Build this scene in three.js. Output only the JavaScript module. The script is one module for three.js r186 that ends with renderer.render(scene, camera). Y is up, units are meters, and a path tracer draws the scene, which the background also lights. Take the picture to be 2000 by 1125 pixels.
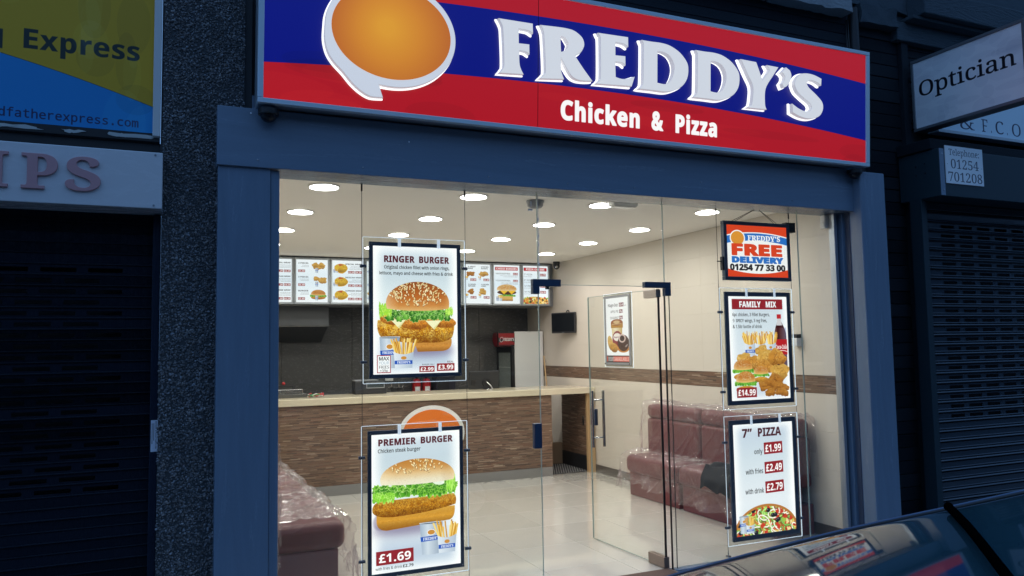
import * as THREE from 'three';
import { RoundedBoxGeometry } from 'three/addons/geometries/RoundedBoxGeometry.js';
import { mergeGeometries } from 'three/addons/utils/BufferGeometryUtils.js';
import { ImprovedNoise } from 'three/addons/math/ImprovedNoise.js';
import { FontLoader } from 'three/addons/loaders/FontLoader.js';
import { TextGeometry } from 'three/addons/geometries/TextGeometry.js';

// ---------------------------------------------------------------- camera, sky, sun, exposure
const scene = new THREE.Scene();
const camera = new THREE.PerspectiveCamera(40.63, 1024 / 576, 0.05, 500);
camera.position.set(0, 1.677, 4.949);
camera.rotation.order = 'YXZ';
camera.rotation.set(0.07432, -0.41578, -0.01676);
const renderer = new THREE.WebGLRenderer();
renderer.toneMapping = THREE.LinearToneMapping;
renderer.toneMappingExposure = 1;
renderer.shadowMap.enabled = true;
{ // blue dusk sky, brighter and paler towards the zenith
  const TAU0 = Math.PI * 2, W = 64, H = 32, d = new Float32Array(W * H * 4);
  for (let y = 0; y < H; y++) for (let x = 0; x < W; x++) {
    const up = Math.max(0, Math.sin(((y + 0.5) / H - 0.5) * Math.PI)), i = (y * W + x) * 4;
    const west = 1 + 0.22 * Math.cos(((y + 0.5) / H - 0.5) * Math.PI) * -Math.cos(((x + 0.5) / W - 0.5) * TAU0);
    d[i] = (0.145 + 0.088 * up) * west; d[i + 1] = (0.31 + 0.185 * up) * west; d[i + 2] = (0.665 + 0.315 * up) * west; d[i + 3] = 1;
  }
  const sky = new THREE.DataTexture(d, W, H, THREE.RGBAFormat, THREE.FloatType);
  sky.mapping = THREE.EquirectangularReflectionMapping; sky.magFilter = THREE.LinearFilter; sky.needsUpdate = true;
  scene.background = sky; scene.environment = sky;
}
const sun = new THREE.DirectionalLight(new THREE.Color().setRGB(1, 0.93, 0.86), 0.02);   // the last of the daylight, nearly gone
sun.position.set(-6, 12, 14); sun.target.position.set(3, 1, 0); sun.castShadow = true; sun.shadow.radius = 60;
sun.shadow.camera.left = -9; sun.shadow.camera.right = 9; sun.shadow.camera.top = 8; sun.shadow.camera.bottom = -8; sun.shadow.camera.far = 50;
scene.add(sun, sun.target);

// ---------------------------------------------------------------- helpers
const RNG = (s) => () => { s = (s + 0x6d2b79f5) | 0; let t = Math.imul(s ^ (s >>> 15), 1 | s); t = (t + Math.imul(t ^ (t >>> 7), 61 | t)) ^ t; return ((t ^ (t >>> 14)) >>> 0) / 4294967296; };
const noise = new ImprovedNoise(), V3 = (x, y, z) => new THREE.Vector3(x, y, z);
const used = {};
function numbered(n) { used[n] = (used[n] ?? -1) + 1; return used[n] ? n + '_' + String(used[n]).padStart(3, '0') : n; }
const rgb = (r, g, b) => new THREE.Color().setRGB(r, g, b);
function mat(r, g, b, rough = 0.6, extra = {}) { return new THREE.MeshPhysicalMaterial({ color: rgb(r, g, b), roughness: rough, ...extra }); }
function tag(o, label, category, group) { Object.assign(o.userData, { label, category }); if (group) o.userData.group = group; return o; }
function thing(name, label, category, pos = [0, 0, 0], group, turn = 0) {
  const o = new THREE.Group(); o.name = numbered(name); o.position.set(...pos); o.rotation.y = turn; scene.add(o);
  return tag(o, label, category, group);
}
function part(name, geo, m, parent, kind) {
  const o = new THREE.Mesh(Array.isArray(geo) ? merge(geo) : geo, m); o.castShadow = o.receiveShadow = true;
  if (parent) { o.name = name; parent.add(o); } else { o.name = numbered(name); scene.add(o); }
  if (kind) o.userData.kind = kind;
  return o;
}
const merge = (l) => mergeGeometries(l.map((g) => { const n = g.index ? g.toNonIndexed() : g; for (const k of Object.keys(n.attributes)) if (!['position', 'normal', 'uv', 'color'].includes(k)) n.deleteAttribute(k); n.clearGroups(); return n; }));
const bx = (x0, x1, y0, y1, z0, z1) => new THREE.BoxGeometry(x1 - x0, y1 - y0, z1 - z0).translate((x0 + x1) / 2, (y0 + y1) / 2, (z0 + z1) / 2);
const rb = (x0, x1, y0, y1, z0, z1, r = 0.004, s = 2) => new RoundedBoxGeometry(x1 - x0, y1 - y0, z1 - z0, s, r).translate((x0 + x1) / 2, (y0 + y1) / 2, (z0 + z1) / 2);
const cyl = (r, h, x, y, z, axis = 'y', n = 16, r2 = r) => { const g = new THREE.CylinderGeometry(r2, r, h, n); if (axis === 'x') g.rotateZ(-Math.PI / 2); if (axis === 'z') g.rotateX(Math.PI / 2); return g.translate(x, y, z); };
const rod = (a, b, r, n = 8) => { const A = V3(...a), B = V3(...b), g = new THREE.CylinderGeometry(r, r, A.distanceTo(B), n); g.applyQuaternion(new THREE.Quaternion().setFromUnitVectors(V3(0, 1, 0), B.clone().sub(A).normalize())); return g.translate((A.x + B.x) / 2, (A.y + B.y) / 2, (A.z + B.z) / 2); };
const tube = (pts, r, n = 24, k = 6) => new THREE.TubeGeometry(new THREE.CatmullRomCurve3(pts.map((p) => V3(...p))), n, r, k);
const plane = (w, h, x, y, z) => new THREE.PlaneGeometry(w, h).translate(x, y, z);
function tinted(g, c) { const n = g.attributes.position.count, a = new Float32Array(n * 3); for (let i = 0; i < n; i++) a.set(c, i * 3); g.setAttribute('color', new THREE.BufferAttribute(a, 3)); return g; }
// outline with sharp and soft corners: soft runs become splines
function smoothShape(pts, holes = []) {
  const P = pts.map((p) => new THREE.Vector2(...p)), n = P.length;
  const corner = P.map((p, i) => { const a = p.clone().sub(P[(i + n - 1) % n]), b = P[(i + 1) % n].clone().sub(p); return Math.abs(Math.atan2(a.cross(b), a.dot(b))) > 0.7; });
  const s0 = Math.max(0, corner.indexOf(true)), out = [];
  let i = s0;
  do {
    const run = [P[i % n]]; let j = i + 1;
    while (!corner[j % n] && j < s0 + n) run.push(P[j++ % n]);
    run.push(P[j % n]);
    if (run.length === 2) out.push(run[0]); else out.push(...new THREE.SplineCurve(run).getPoints((run.length - 1) * 5).slice(0, -1));
    i = j;
  } while (i < s0 + n);
  const s = new THREE.Shape(out);
  for (const h of holes) s.holes.push(smoothShape(h));
  return s;
}
// canvas textures
function canvas(w, h, draw, srgb = true) {
  const c = document.createElement('canvas'); c.width = w; c.height = h; draw(c.getContext('2d'), w, h);
  const t = new THREE.CanvasTexture(c); if (srgb) t.colorSpace = THREE.SRGBColorSpace; t.anisotropy = 8; return t;
}
function noiseTex(w, h, f, seed, lo = 0, hi = 255, fx = 1) {
  return canvas(w, h, (g) => {
    const im = new ImageData(w, h), r = RNG(seed);
    for (let y = 0; y < h; y++) for (let x = 0; x < w; x++) {
      const a = (x / w) * 2 * Math.PI, b = (y / h) * 2 * Math.PI, R = f / 6.28;
      let v = noise.noise(Math.cos(a) * R * fx + seed, Math.sin(a) * R * fx + Math.cos(b) * R, Math.sin(b) * R) * 0.6 + noise.noise(Math.cos(a) * R * 3 * fx + seed, Math.sin(a) * R * 3 * fx + Math.cos(b) * R * 3, Math.sin(b) * R * 3) * 0.35 + (r() - 0.5) * 0.5;
      v = lo + (hi - lo) * Math.min(1, Math.max(0, 0.5 + v * 0.6));
      const i = (y * w + x) * 4; im.data[i] = im.data[i + 1] = im.data[i + 2] = v; im.data[i + 3] = 255;
    }
    g.putImageData(im, 0, 0);
  }, false);
}
const rep = (t, x, y) => { const c = t.clone(); c.wrapS = c.wrapT = THREE.RepeatWrapping; c.repeat.set(x, y); c.needsUpdate = true; return c; };
const grainN = noiseTex(256, 256, 14, 3), fineN = noiseTex(256, 256, 60, 9), smearN = noiseTex(256, 256, 8, 21, 60, 200);
const mottle = noiseTex(256, 256, 5, 33, 205, 255); mottle.wrapS = mottle.wrapT = THREE.RepeatWrapping;
const brushN = noiseTex(512, 128, 90, 5, 90, 170, 0.1);

// ---------------------------------------------------------------- materials
const M = {
  frame: mat(0.18, 0.245, 0.325, 0.42, { map: mottle, bumpMap: rep(fineN, 3, 3), bumpScale: 0.0004, roughnessMap: rep(smearN, 1, 1) }),
  frameDark: mat(0.035, 0.055, 0.095, 0.4),
  alu: mat(0.42, 0.46, 0.5, 0.35, { metalness: 0.55 }),
  grey: mat(0.22, 0.23, 0.25, 0.45),
  black: mat(0.006, 0.006, 0.007, 0.5),
  dark: mat(0.018, 0.019, 0.022, 0.55),
  glass: mat(0.965, 0.982, 0.968, 0.0, { transmission: 1, thickness: 0, ior: 1.5 }),
  glassEdge: mat(0.5, 0.62, 0.58, 0.25, { transmission: 0.35, thickness: 0 }),
  edgeLit: mat(0.7, 0.75, 0.8, 0.3, { emissive: rgb(0.62, 0.7, 0.8), emissiveIntensity: 0.75 }),
  ceiling: mat(0.82, 0.795, 0.755, 0.85),
  tileWall: [0, 1, 2].map((i) => mat(0.60 + i * 0.008, 0.545 + i * 0.008, 0.468 + i * 0.007, 0.42)),
  tileFloor: [0, 1, 2, 3].map((i) => mat(0.61 + i * 0.012, 0.59 + i * 0.012, 0.525 + i * 0.011, 0.3, { clearcoat: 1, clearcoatRoughness: 0.05, roughnessMap: rep(smearN, 1, 1) })),
  grout: mat(0.42, 0.39, 0.34, 0.9),
  steel: mat(0.105, 0.104, 0.10, 0.5, { metalness: 0.25, roughnessMap: rep(brushN, 2, 2), bumpMap: rep(brushN, 2, 2), bumpScale: 0.0003 }),
  chrome: mat(0.6, 0.6, 0.6, 0.22, { metalness: 1 }),
  slab: mat(0.62, 0.55, 0.40, 0.22, { clearcoat: 0.3 }),
  mosaic: mat(1, 1, 1, 0.55, { vertexColors: true }),
  plinth: mat(0.24, 0.235, 0.225, 0.35, { metalness: 0.2 }),
  skirting: mat(0.075, 0.062, 0.052, 0.4),
  wood: mat(0.48, 0.32, 0.16, 0.5, { bumpMap: rep(brushN, 1, 3), bumpScale: 0.0006 }),
  maroon: mat(0.12, 0.023, 0.027, 0.42, { bumpMap: rep(fineN, 4, 4), bumpScale: 0.0006 }),
  film: mat(0.97, 0.95, 0.95, 0.12, { transmission: 0.945, thickness: 0, ior: 1.5, side: THREE.DoubleSide }),
  white: mat(0.72, 0.72, 0.71, 0.45),
  lamp: mat(0.9, 0.9, 0.9, 0.5, { emissive: rgb(1, 0.985, 0.965), emissiveIntensity: 16 }),
  red: mat(0.35, 0.01, 0.012, 0.3),
  shutter: mat(0.015, 0.022, 0.04, 0.5, { specularIntensity: 0.4, roughnessMap: rep(grainN, 2, 1), bumpMap: rep(grainN, 4, 1), bumpScale: 0.0012 }),
  shutterR: mat(0.03, 0.042, 0.056, 0.3, { specularIntensity: 1, roughnessMap: rep(grainN, 2, 1) }),
  timber: [0, 1, 2].map((i) => mat(0.007 + 0.004 * i, 0.010 + 0.005 * i, 0.014 + 0.006 * i, 0.75, { specularIntensity: 0.35, bumpMap: rep(grainN, 2, 1), bumpScale: 0.002 })),
  stone: mat(0.24, 0.26, 0.27, 0.9, { bumpMap: rep(grainN, 2, 1), bumpScale: 0.008 }),
  stoneDark: mat(0.05, 0.07, 0.085, 0.9, { bumpMap: rep(grainN, 3, 1), bumpScale: 0.008 }),
};
// print that is lit from behind
const lit = (tex, k = 1, rough = 0.3) => mat(0.012, 0.012, 0.012, rough, { specularIntensity: 0.5, emissive: rgb(1, 1, 1), emissiveMap: tex, emissiveIntensity: k });
const flat = (tex, rough = 0.4) => mat(1, 1, 1, rough, { map: tex });

// ---------------------------------------------------------------- printed pictures
const TAU = Math.PI * 2;
function text(g, s, x, y, size, o = {}) {
  g.save(); g.translate(x, y); g.scale(o.sx ?? 1, 1);
  g.font = (o.style ?? 'bold') + ' ' + size + 'px ' + (o.font ?? 'sans-serif'); g.fillStyle = o.color ?? '#4a1420'; g.textAlign = o.align ?? 'left'; g.textBaseline = 'alphabetic';
  if (o.fit) { const w = g.measureText(s).width; g.scale(o.fit / w / (o.sx ?? 1), 1); }
  g.fillText(s, 0, 0);
  if (o.bold) { g.lineWidth = o.bold; g.strokeStyle = g.fillStyle; g.lineJoin = 'round'; g.strokeText(s, 0, 0); }
  g.restore();
}
function price(g, s, x, y, w, h, a = 0) { g.save(); g.translate(x, y); g.rotate(a); g.fillStyle = '#8e1c22'; g.fillRect(0, 0, w, h); text(g, s, w / 2, h * 0.82, h * 0.86, { color: '#fff', align: 'center', fit: w * 0.88 }); g.restore(); }
function blob(g, x, y, r, col, rnd, k = 0.3, ry = r) { g.beginPath(); const p = rnd() * 6; for (let i = 0; i <= 14; i++) { const a = (i / 14) * TAU, q = 1 + k * (Math.sin(a * 3 + p) * 0.5 + Math.sin(a * 5 + p * 2) * 0.35); g.lineTo(x + Math.cos(a) * r * q, y + Math.sin(a) * ry * q); } g.closePath(); g.fillStyle = col; g.fill(); }
function crumb(g, path, base, dark, light, box, rnd, n, size) { // crisp coating inside a path
  g.save(); g.beginPath(); path(g); g.fillStyle = base; g.fill(); g.clip();
  const [x, y, w, h] = box;
  for (let i = 0; i < n; i++) { const u = x + rnd() * w, v = y + rnd() * h, t = (v - y) / h; g.globalAlpha = 0.25 + 0.3 * rnd(); g.strokeStyle = rnd() < 0.35 + 0.4 * t ? dark : light; g.lineWidth = size * (0.3 + rnd() * 0.5); g.beginPath(); g.arc(u, v, size * (0.6 + rnd() * 1.5), rnd() * 6, rnd() * 6 + 1.8); g.stroke(); }
  g.globalAlpha = 1; const gr = g.createLinearGradient(0, y, 0, y + h); gr.addColorStop(0, 'rgba(255,230,150,0.25)'); gr.addColorStop(0.5, 'rgba(0,0,0,0)'); gr.addColorStop(1, 'rgba(90,35,0,0.5)'); g.fillStyle = gr; g.fillRect(x, y, w, h); g.restore();
}
function bun(g, x, y, w, h, o, rnd) { // crown: x,y = left and bottom of the dome
  g.save(); g.beginPath(); g.moveTo(x + w * 0.02, y); g.bezierCurveTo(x - w * 0.06, y - h * 0.55, x + w * 0.2, y - h, x + w * 0.5, y - h); g.bezierCurveTo(x + w * 0.8, y - h, x + w * 1.06, y - h * 0.55, x + w * 0.98, y); g.quadraticCurveTo(x + w * 0.5, y + h * 0.16, x + w * 0.02, y); g.closePath();
  const gr = g.createLinearGradient(0, y - h, 0, y + h * 0.1); o.stops.forEach(([t, c]) => gr.addColorStop(t, c)); g.fillStyle = gr; g.fill(); g.clip();
  const side = g.createLinearGradient(x, 0, x + w, 0); side.addColorStop(0, 'rgba(255,245,220,0.45)'); side.addColorStop(0.2, 'rgba(255,240,200,0)'); side.addColorStop(0.8, 'rgba(120,50,0,0)'); side.addColorStop(1, 'rgba(255,220,150,0.35)'); g.fillStyle = side; g.fillRect(x, y - h, w, h * 1.2);
  for (let i = 0; i < 500; i++) { g.globalAlpha = 0.08; g.fillStyle = rnd() < 0.5 ? '#fff0c0' : '#5a2600'; g.fillRect(x + rnd() * w, y - rnd() * h, w * 0.012, w * 0.006); }
  g.globalAlpha = 1;
  for (let i = 0; i < o.seeds; i++) {
    const a = rnd() * TAU, q = Math.sqrt(rnd()), sx = x + w * (0.5 + 0.44 * q * Math.cos(a)), sy = y - h * (o.sy ?? 0.62) + h * (o.ss ?? 0.42) * q * Math.sin(a), r = w * 0.0125 * (0.8 + rnd() * 0.5);
    g.save(); g.translate(sx, sy); g.rotate((rnd() - 0.5) * 1.6 + (sx - x - w / 2) / w * 2); g.fillStyle = 'rgba(70,25,5,0.5)'; g.beginPath(); g.ellipse(r * 0.2, r * 0.45, r * 0.75, r * 1.5, 0, 0, TAU); g.fill(); g.fillStyle = rnd() < 0.5 ? '#f7e6b8' : '#e9cf93'; g.beginPath(); g.ellipse(0, 0, r * 0.62, r * 1.35, 0, 0, TAU); g.fill(); g.restore();
  }
  g.restore();
}
function lettuce(g, x, y, w, h, rnd, cols = ['#3f8a1e', '#5aa52a', '#7cc531', '#96d448', '#2f7016', '#b9e56e']) {
  g.fillStyle = '#2c6412'; for (let i = 0; i < 9; i++) blob(g, x + w * (0.06 + 0.88 * i / 8), y + h * 0.5, w * 0.075, '#2c6412', rnd, 0.4, h * 0.3);
  for (let k = 0; k < 3; k++) { const n = 13 - k * 2;
    for (let i = 0; i < n; i++) {
      const u = x + w * ((i + 0.5 + (rnd() - 0.5) * 0.7) / n), v = y + h * (0.28 + 0.24 * k + (rnd() - 0.5) * 0.22), rx = w * (0.05 + 0.03 * rnd()), ry = h * (0.2 + 0.12 * rnd()), p = rnd() * 6, m = 5 + Math.floor(rnd() * 4);
      const gr = g.createRadialGradient(u, v - ry * 0.5, 1, u, v, Math.max(rx, ry) * 1.1); gr.addColorStop(0, cols[4 % cols.length]); gr.addColorStop(0.45, cols[Math.floor(rnd() * 3) % cols.length]); gr.addColorStop(1, cols[[2, 3, 1][Math.floor(rnd() * 3)] % cols.length]);
      g.beginPath(); for (let t = 0; t <= 36; t++) { const a = t / 36 * TAU, q = 1 + 0.16 * Math.sin(a * m + p) + 0.07 * Math.sin(a * (m * 2 + 1) + p); g.lineTo(u + Math.cos(a) * rx * q, v + Math.sin(a) * ry * q); } g.closePath();
      g.fillStyle = gr; g.fill(); g.strokeStyle = 'rgba(225,250,175,0.75)'; g.lineWidth = w * 0.004; g.stroke();
      g.strokeStyle = 'rgba(210,240,160,0.6)'; g.beginPath(); g.moveTo(u, v - ry * 0.7); g.quadraticCurveTo(u + rx * 0.3, v, u + rx * (rnd() - 0.5), v + ry * 0.8); g.stroke();
    } }
}
function cup(g, x, y, w, h) {
  const gr = g.createLinearGradient(x, 0, x + w, 0); gr.addColorStop(0, '#9fb0c4'); gr.addColorStop(0.35, '#cfd9e4'); gr.addColorStop(1, '#8b9bb0');
  g.fillStyle = gr; g.beginPath(); g.moveTo(x, y); g.lineTo(x + w, y); g.lineTo(x + w * 0.9, y + h); g.quadraticCurveTo(x + w / 2, y + h * 1.05, x + w * 0.1, y + h); g.closePath(); g.fill();
  g.fillStyle = '#5a6472'; g.beginPath(); g.ellipse(x + w / 2, y, w / 2, h * 0.035, 0, 0, TAU); g.fill(); g.fillStyle = '#dfe6ee'; g.fillRect(x - w * 0.02, y - h * 0.02, w * 1.04, h * 0.02);
  g.fillStyle = '#c98a3a'; g.beginPath(); g.ellipse(x + w * 0.5, y + h * 0.31, w * 0.17, h * 0.085, 0, 0, TAU); g.fill(); g.strokeStyle = '#fff'; g.lineWidth = w * 0.02; g.stroke();
  g.fillStyle = '#1f52b5'; g.beginPath(); g.moveTo(x + w * 0.03, y + h * 0.44); g.lineTo(x + w * 0.97, y + h * 0.42); g.lineTo(x + w * 0.95, y + h * 0.57); g.lineTo(x + w * 0.05, y + h * 0.59); g.fill();
  text(g, "FREDDY'S", x + w * 0.5, y + h * 0.55, h * 0.115, { color: '#fff', align: 'center', font: 'serif', fit: w * 0.72 });
}
function fries(g, x, y, w, h, rnd, band = true) {
  for (let i = 0; i < 30; i++) { const u = x + w * (0.06 + 0.88 * rnd()), a = (u - x - w / 2) / w * 0.7 + (rnd() - 0.5) * 0.25, L = h * (0.38 + rnd() * 0.25); g.save(); g.translate(u, y + h * 0.52); g.rotate(a); g.fillStyle = ['#e9b949', '#d79a2b', '#f4d375', '#b9761c', '#c98a2a'][Math.floor(rnd() * 5)]; g.fillRect(-w * 0.035, -L, w * 0.075, L); g.fillStyle = 'rgba(255,240,180,0.6)'; g.fillRect(-w * 0.035, -L, w * 0.02, L); g.restore(); }
  g.beginPath(); g.moveTo(x, y + h * 0.42); g.quadraticCurveTo(x + w / 2, y + h * 0.6, x + w, y + h * 0.42); g.lineTo(x + w * 0.92, y + h); g.lineTo(x + w * 0.06, y + h); g.closePath();
  const gr = g.createLinearGradient(x, 0, x + w, 0); gr.addColorStop(0, '#dfe6ef'); gr.addColorStop(1, '#aebccd'); g.fillStyle = gr; g.fill();
  if (band) {
    g.fillStyle = '#c98a3a'; g.beginPath(); g.ellipse(x + w * 0.5, y + h * 0.64, w * 0.14, h * 0.06, 0, 0, TAU); g.fill();
    g.fillStyle = '#1f52b5'; g.fillRect(x + w * 0.05, y + h * 0.73, w * 0.88, h * 0.13); text(g, "FREDDY'S", x + w * 0.5, y + h * 0.835, h * 0.11, { color: '#fff', align: 'center', font: 'serif', fit: w * 0.66 });
  }
}
function chicken(g, x, y, r, rnd, tone = 0) {
  const cols = [['#c98a35', '#7a4312', '#f0c878'], ['#b3742a', '#5f300c', '#e0ac5a'], ['#d4a24a', '#8a5318', '#f5dc98']][tone % 3];
  const p = rnd() * 6, f = (c) => { for (let i = 0; i <= 22; i++) { const a = (i / 22) * TAU, q = 1 + 0.14 * Math.sin(a * 3 + p) + 0.08 * Math.sin(a * 7 + p * 3); c.lineTo(x + Math.cos(a) * r * q, y + Math.sin(a) * r * 0.72 * q); } c.closePath(); };
  crumb(g, f, cols[0], cols[1], cols[2], [x - r * 1.2, y - r, r * 2.4, r * 2], rnd, 70, r * 0.1);
}
function litGround(g, w, h, c1, c2) { // printed backdrop of the poster: white at the lit edges, grey blue within
  g.fillStyle = '#fff'; g.fillRect(0, 0, w, h); g.save(); g.filter = `blur(${w * 0.05}px)`; const gr = g.createLinearGradient(0, 0, 0, h); c1.forEach(([t, c]) => gr.addColorStop(t, c)); g.fillStyle = gr; g.fillRect(w * 0.07, h * (c2 ?? 0.03), w * 0.86, h * (1 - 2 * (c2 ?? 0.03))); g.restore(); g.filter = 'none';
}
const cold = [[0, '#cdd9e4'], [0.2, '#c3d2dc'], [0.4, '#dbe6ea'], [0.7, '#e4ebf0'], [0.85, '#b9c7da'], [1, '#c9d6e2']];
function shade(g, x, y, rx, ry, a) { g.save(); g.filter = `blur(${rx * 0.12}px)`; g.fillStyle = `rgba(90,70,110,${a})`; g.beginPath(); g.ellipse(x, y, rx, ry, 0, 0, TAU); g.fill(); g.restore(); g.filter = 'none'; }

const ringer = canvas(640, 896, (g, w, h) => {
  const r = RNG(11); litGround(g, w, h, cold);
  text(g, 'RINGER', 78, 112, 62, { color: '#4f1622', fit: 232, bold: 3 }); text(g, 'BURGER', 342, 112, 62, { color: '#4f1622', fit: 236, bold: 3 });
  text(g, 'Original', 82, 158, 32, { style: 'normal', font: 'serif', color: '#333', fit: 104, bold: 1.4 }); text(g, 'chicken fillet with onion rings,', 194, 158, 31, { style: 'normal', color: '#222', fit: 388, bold: 1.1 });
  text(g, 'lettuce, mayo and cheese with fries & drink', 46, 200, 31, { style: 'normal', color: '#222', fit: 562, bold: 1.1 });
  shade(g, 400, 735, 210, 40, 0.55);
  crumb(g, (c) => { c.moveTo(300, 665); c.lineTo(592, 655); c.quadraticCurveTo(604, 735, 520, 742); c.lineTo(330, 745); c.closePath(); }, '#cf8d3c', '#a86020', '#e0a95c', [290, 650, 320, 110], r, 300, 3);
  crumb(g, (c) => { c.moveTo(34, 520); c.quadraticCurveTo(20, 600, 60, 640); c.quadraticCurveTo(200, 690, 400, 680); c.quadraticCurveTo(560, 690, 600, 640); c.quadraticCurveTo(628, 560, 606, 510); c.lineTo(300, 500); c.closePath(); }, '#e2a11f', '#8e4a0c', '#f8d673', [20, 495, 610, 200], r, 1500, 9);
  for (const [x, y, rx, ry] of [[140, 515, 90, 38], [300, 545, 110, 42], [520, 535, 110, 40]]) { crumb(g, (c) => { c.ellipse(x, y, rx, ry, 0.08, 0, TAU); }, '#d98a2b', '#8c4310', '#f2b865', [x - rx, y - ry, rx * 2, ry * 2], r, 260, 5); }
  for (const [x, y] of [[188, 545], [455, 556]]) { g.fillStyle = '#f0edc0'; g.beginPath(); g.moveTo(x - 62, y - 30); g.lineTo(x + 60, y - 34); g.lineTo(x + 4, y + 34); g.closePath(); g.fill(); g.fillStyle = 'rgba(200,190,110,0.5)'; g.beginPath(); g.moveTo(x + 60, y - 34); g.lineTo(x + 4, y + 34); g.lineTo(x - 4, y + 22); g.fill(); }
  g.fillStyle = '#f4f4ea'; g.beginPath(); g.ellipse(330, 458, 210, 30, 0.05, 0, TAU); g.fill();
  lettuce(g, 110, 440, 470, 85, r, ['#2f6a1c', '#3f8422', '#64a83a', '#1f4c12', '#8cc656', '#35741d']);
  lettuce(g, 44, 405, 90, 90, r, ['#7cc531', '#a9dd37', '#c9f06a', '#5fae22', '#8fd23c']); lettuce(g, 548, 430, 56, 60, r, ['#8fd23c', '#c9f06a', '#6cb82c']);
  bun(g, 92, 440, 488, 192, { seeds: 190, sy: 0.56, ss: 0.46, stops: [[0, '#8a4a22'], [0.25, '#a2571f'], [0.55, '#b8692a'], [0.8, '#c98643'], [1, '#e0b878']] }, r);
  cup(g, 46, 640, 150, 210); fries(g, 150, 660, 150, 196, r);
  g.fillStyle = '#f3f5f7'; g.fillRect(30, 770, 96, 132); g.strokeStyle = '#9c2530'; g.lineWidth = 5; g.strokeRect(30, 766, 96, 118);
  text(g, 'MAX', 78, 800, 33, { color: '#222', style: 'normal', align: 'center', fit: 76, bold: 1 }); text(g, 'YOUR', 78, 828, 29, { color: '#9fb4c6', style: 'normal', align: 'center', fit: 76 }); text(g, 'FRIES', 78, 856, 28, { color: '#333', style: 'normal', align: 'center', fit: 76 }); text(g, '+39p', 78, 880, 25, { color: '#333', style: 'normal', align: 'center', fit: 60 });
  price(g, '£2.99', 342, 846, 116, 42); price(g, '£3.99', 476, 830, 138, 54); text(g, 'BURGER ONLY', 362, 840, 14, { color: '#333', style: 'normal', fit: 96 }); text(g, 'MEAL', 556, 826, 20, { color: '#4a2a30', style: 'normal' });
});
const premier = canvas(640, 1010, (g, w, h) => {
  const r = RNG(12); litGround(g, w, h, cold);
  text(g, 'PREMIER', 44, 84, 66, { color: '#4f1622', fit: 272, bold: 3 }); text(g, 'BURGER', 348, 84, 66, { color: '#4f1622', fit: 240, bold: 3 }); text(g, 'Chicken steak burger', 44, 136, 38, { style: 'normal', color: '#222', fit: 306, bold: 1.2 });
  shade(g, 250, 702, 250, 46, 0.6); shade(g, 60, 640, 50, 60, 0.4);
  const bp = (c) => { c.moveTo(34, 590); c.lineTo(600, 570); c.quadraticCurveTo(606, 660, 560, 674); c.lineTo(110, 706); c.quadraticCurveTo(40, 702, 34, 640); c.closePath(); };
  crumb(g, bp, '#d99b36', '#b87318', '#eebd62', [20, 560, 600, 150], r, 700, 3);
  const pp = (c) => { c.moveTo(6, 560); c.quadraticCurveTo(0, 500, 60, 490); c.lineTo(590, 478); c.quadraticCurveTo(622, 500, 606, 560); c.quadraticCurveTo(420, 604, 160, 612); c.quadraticCurveTo(20, 610, 6, 560); c.closePath(); };
  crumb(g, pp, '#c5821d', '#7d420c', '#f1c14f', [0, 470, 620, 150], r, 1500, 6);
  lettuce(g, 20, 372, 580, 100, r); lettuce(g, 8, 430, 150, 70, r, ['#7cc531', '#8fdc3a', '#b4ec6a', '#4f9e20']); lettuce(g, 540, 320, 66, 150, r, ['#8fdc3a', '#b4ec6a', '#5fae22']); lettuce(g, 330, 410, 200, 80, r);
  g.fillStyle = 'rgba(246,248,240,0.9)'; g.beginPath(); g.ellipse(480, 382, 46, 22, 0.2, 0, TAU); g.fill();
  bun(g, 58, 372, 546, 176, { seeds: 60, sy: 0.7, ss: 0.3, stops: [[0, '#b97a34'], [0.3, '#c98f4a'], [0.55, '#e0bf8c'], [0.8, '#e9ddc0'], [1, '#ece6cf']] }, r);
  cup(g, 340, 682, 168, 230); fries(g, 470, 690, 140, 226, r);
  price(g, '£1.69', 30, 852, 264, 100, -0.01); text(g, 'with fries & drink', 26, 986, 27, { style: 'normal', color: '#222', fit: 186 }); text(g, '£2.79', 216, 986, 28, { color: '#222', fit: 78 });
});
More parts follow.
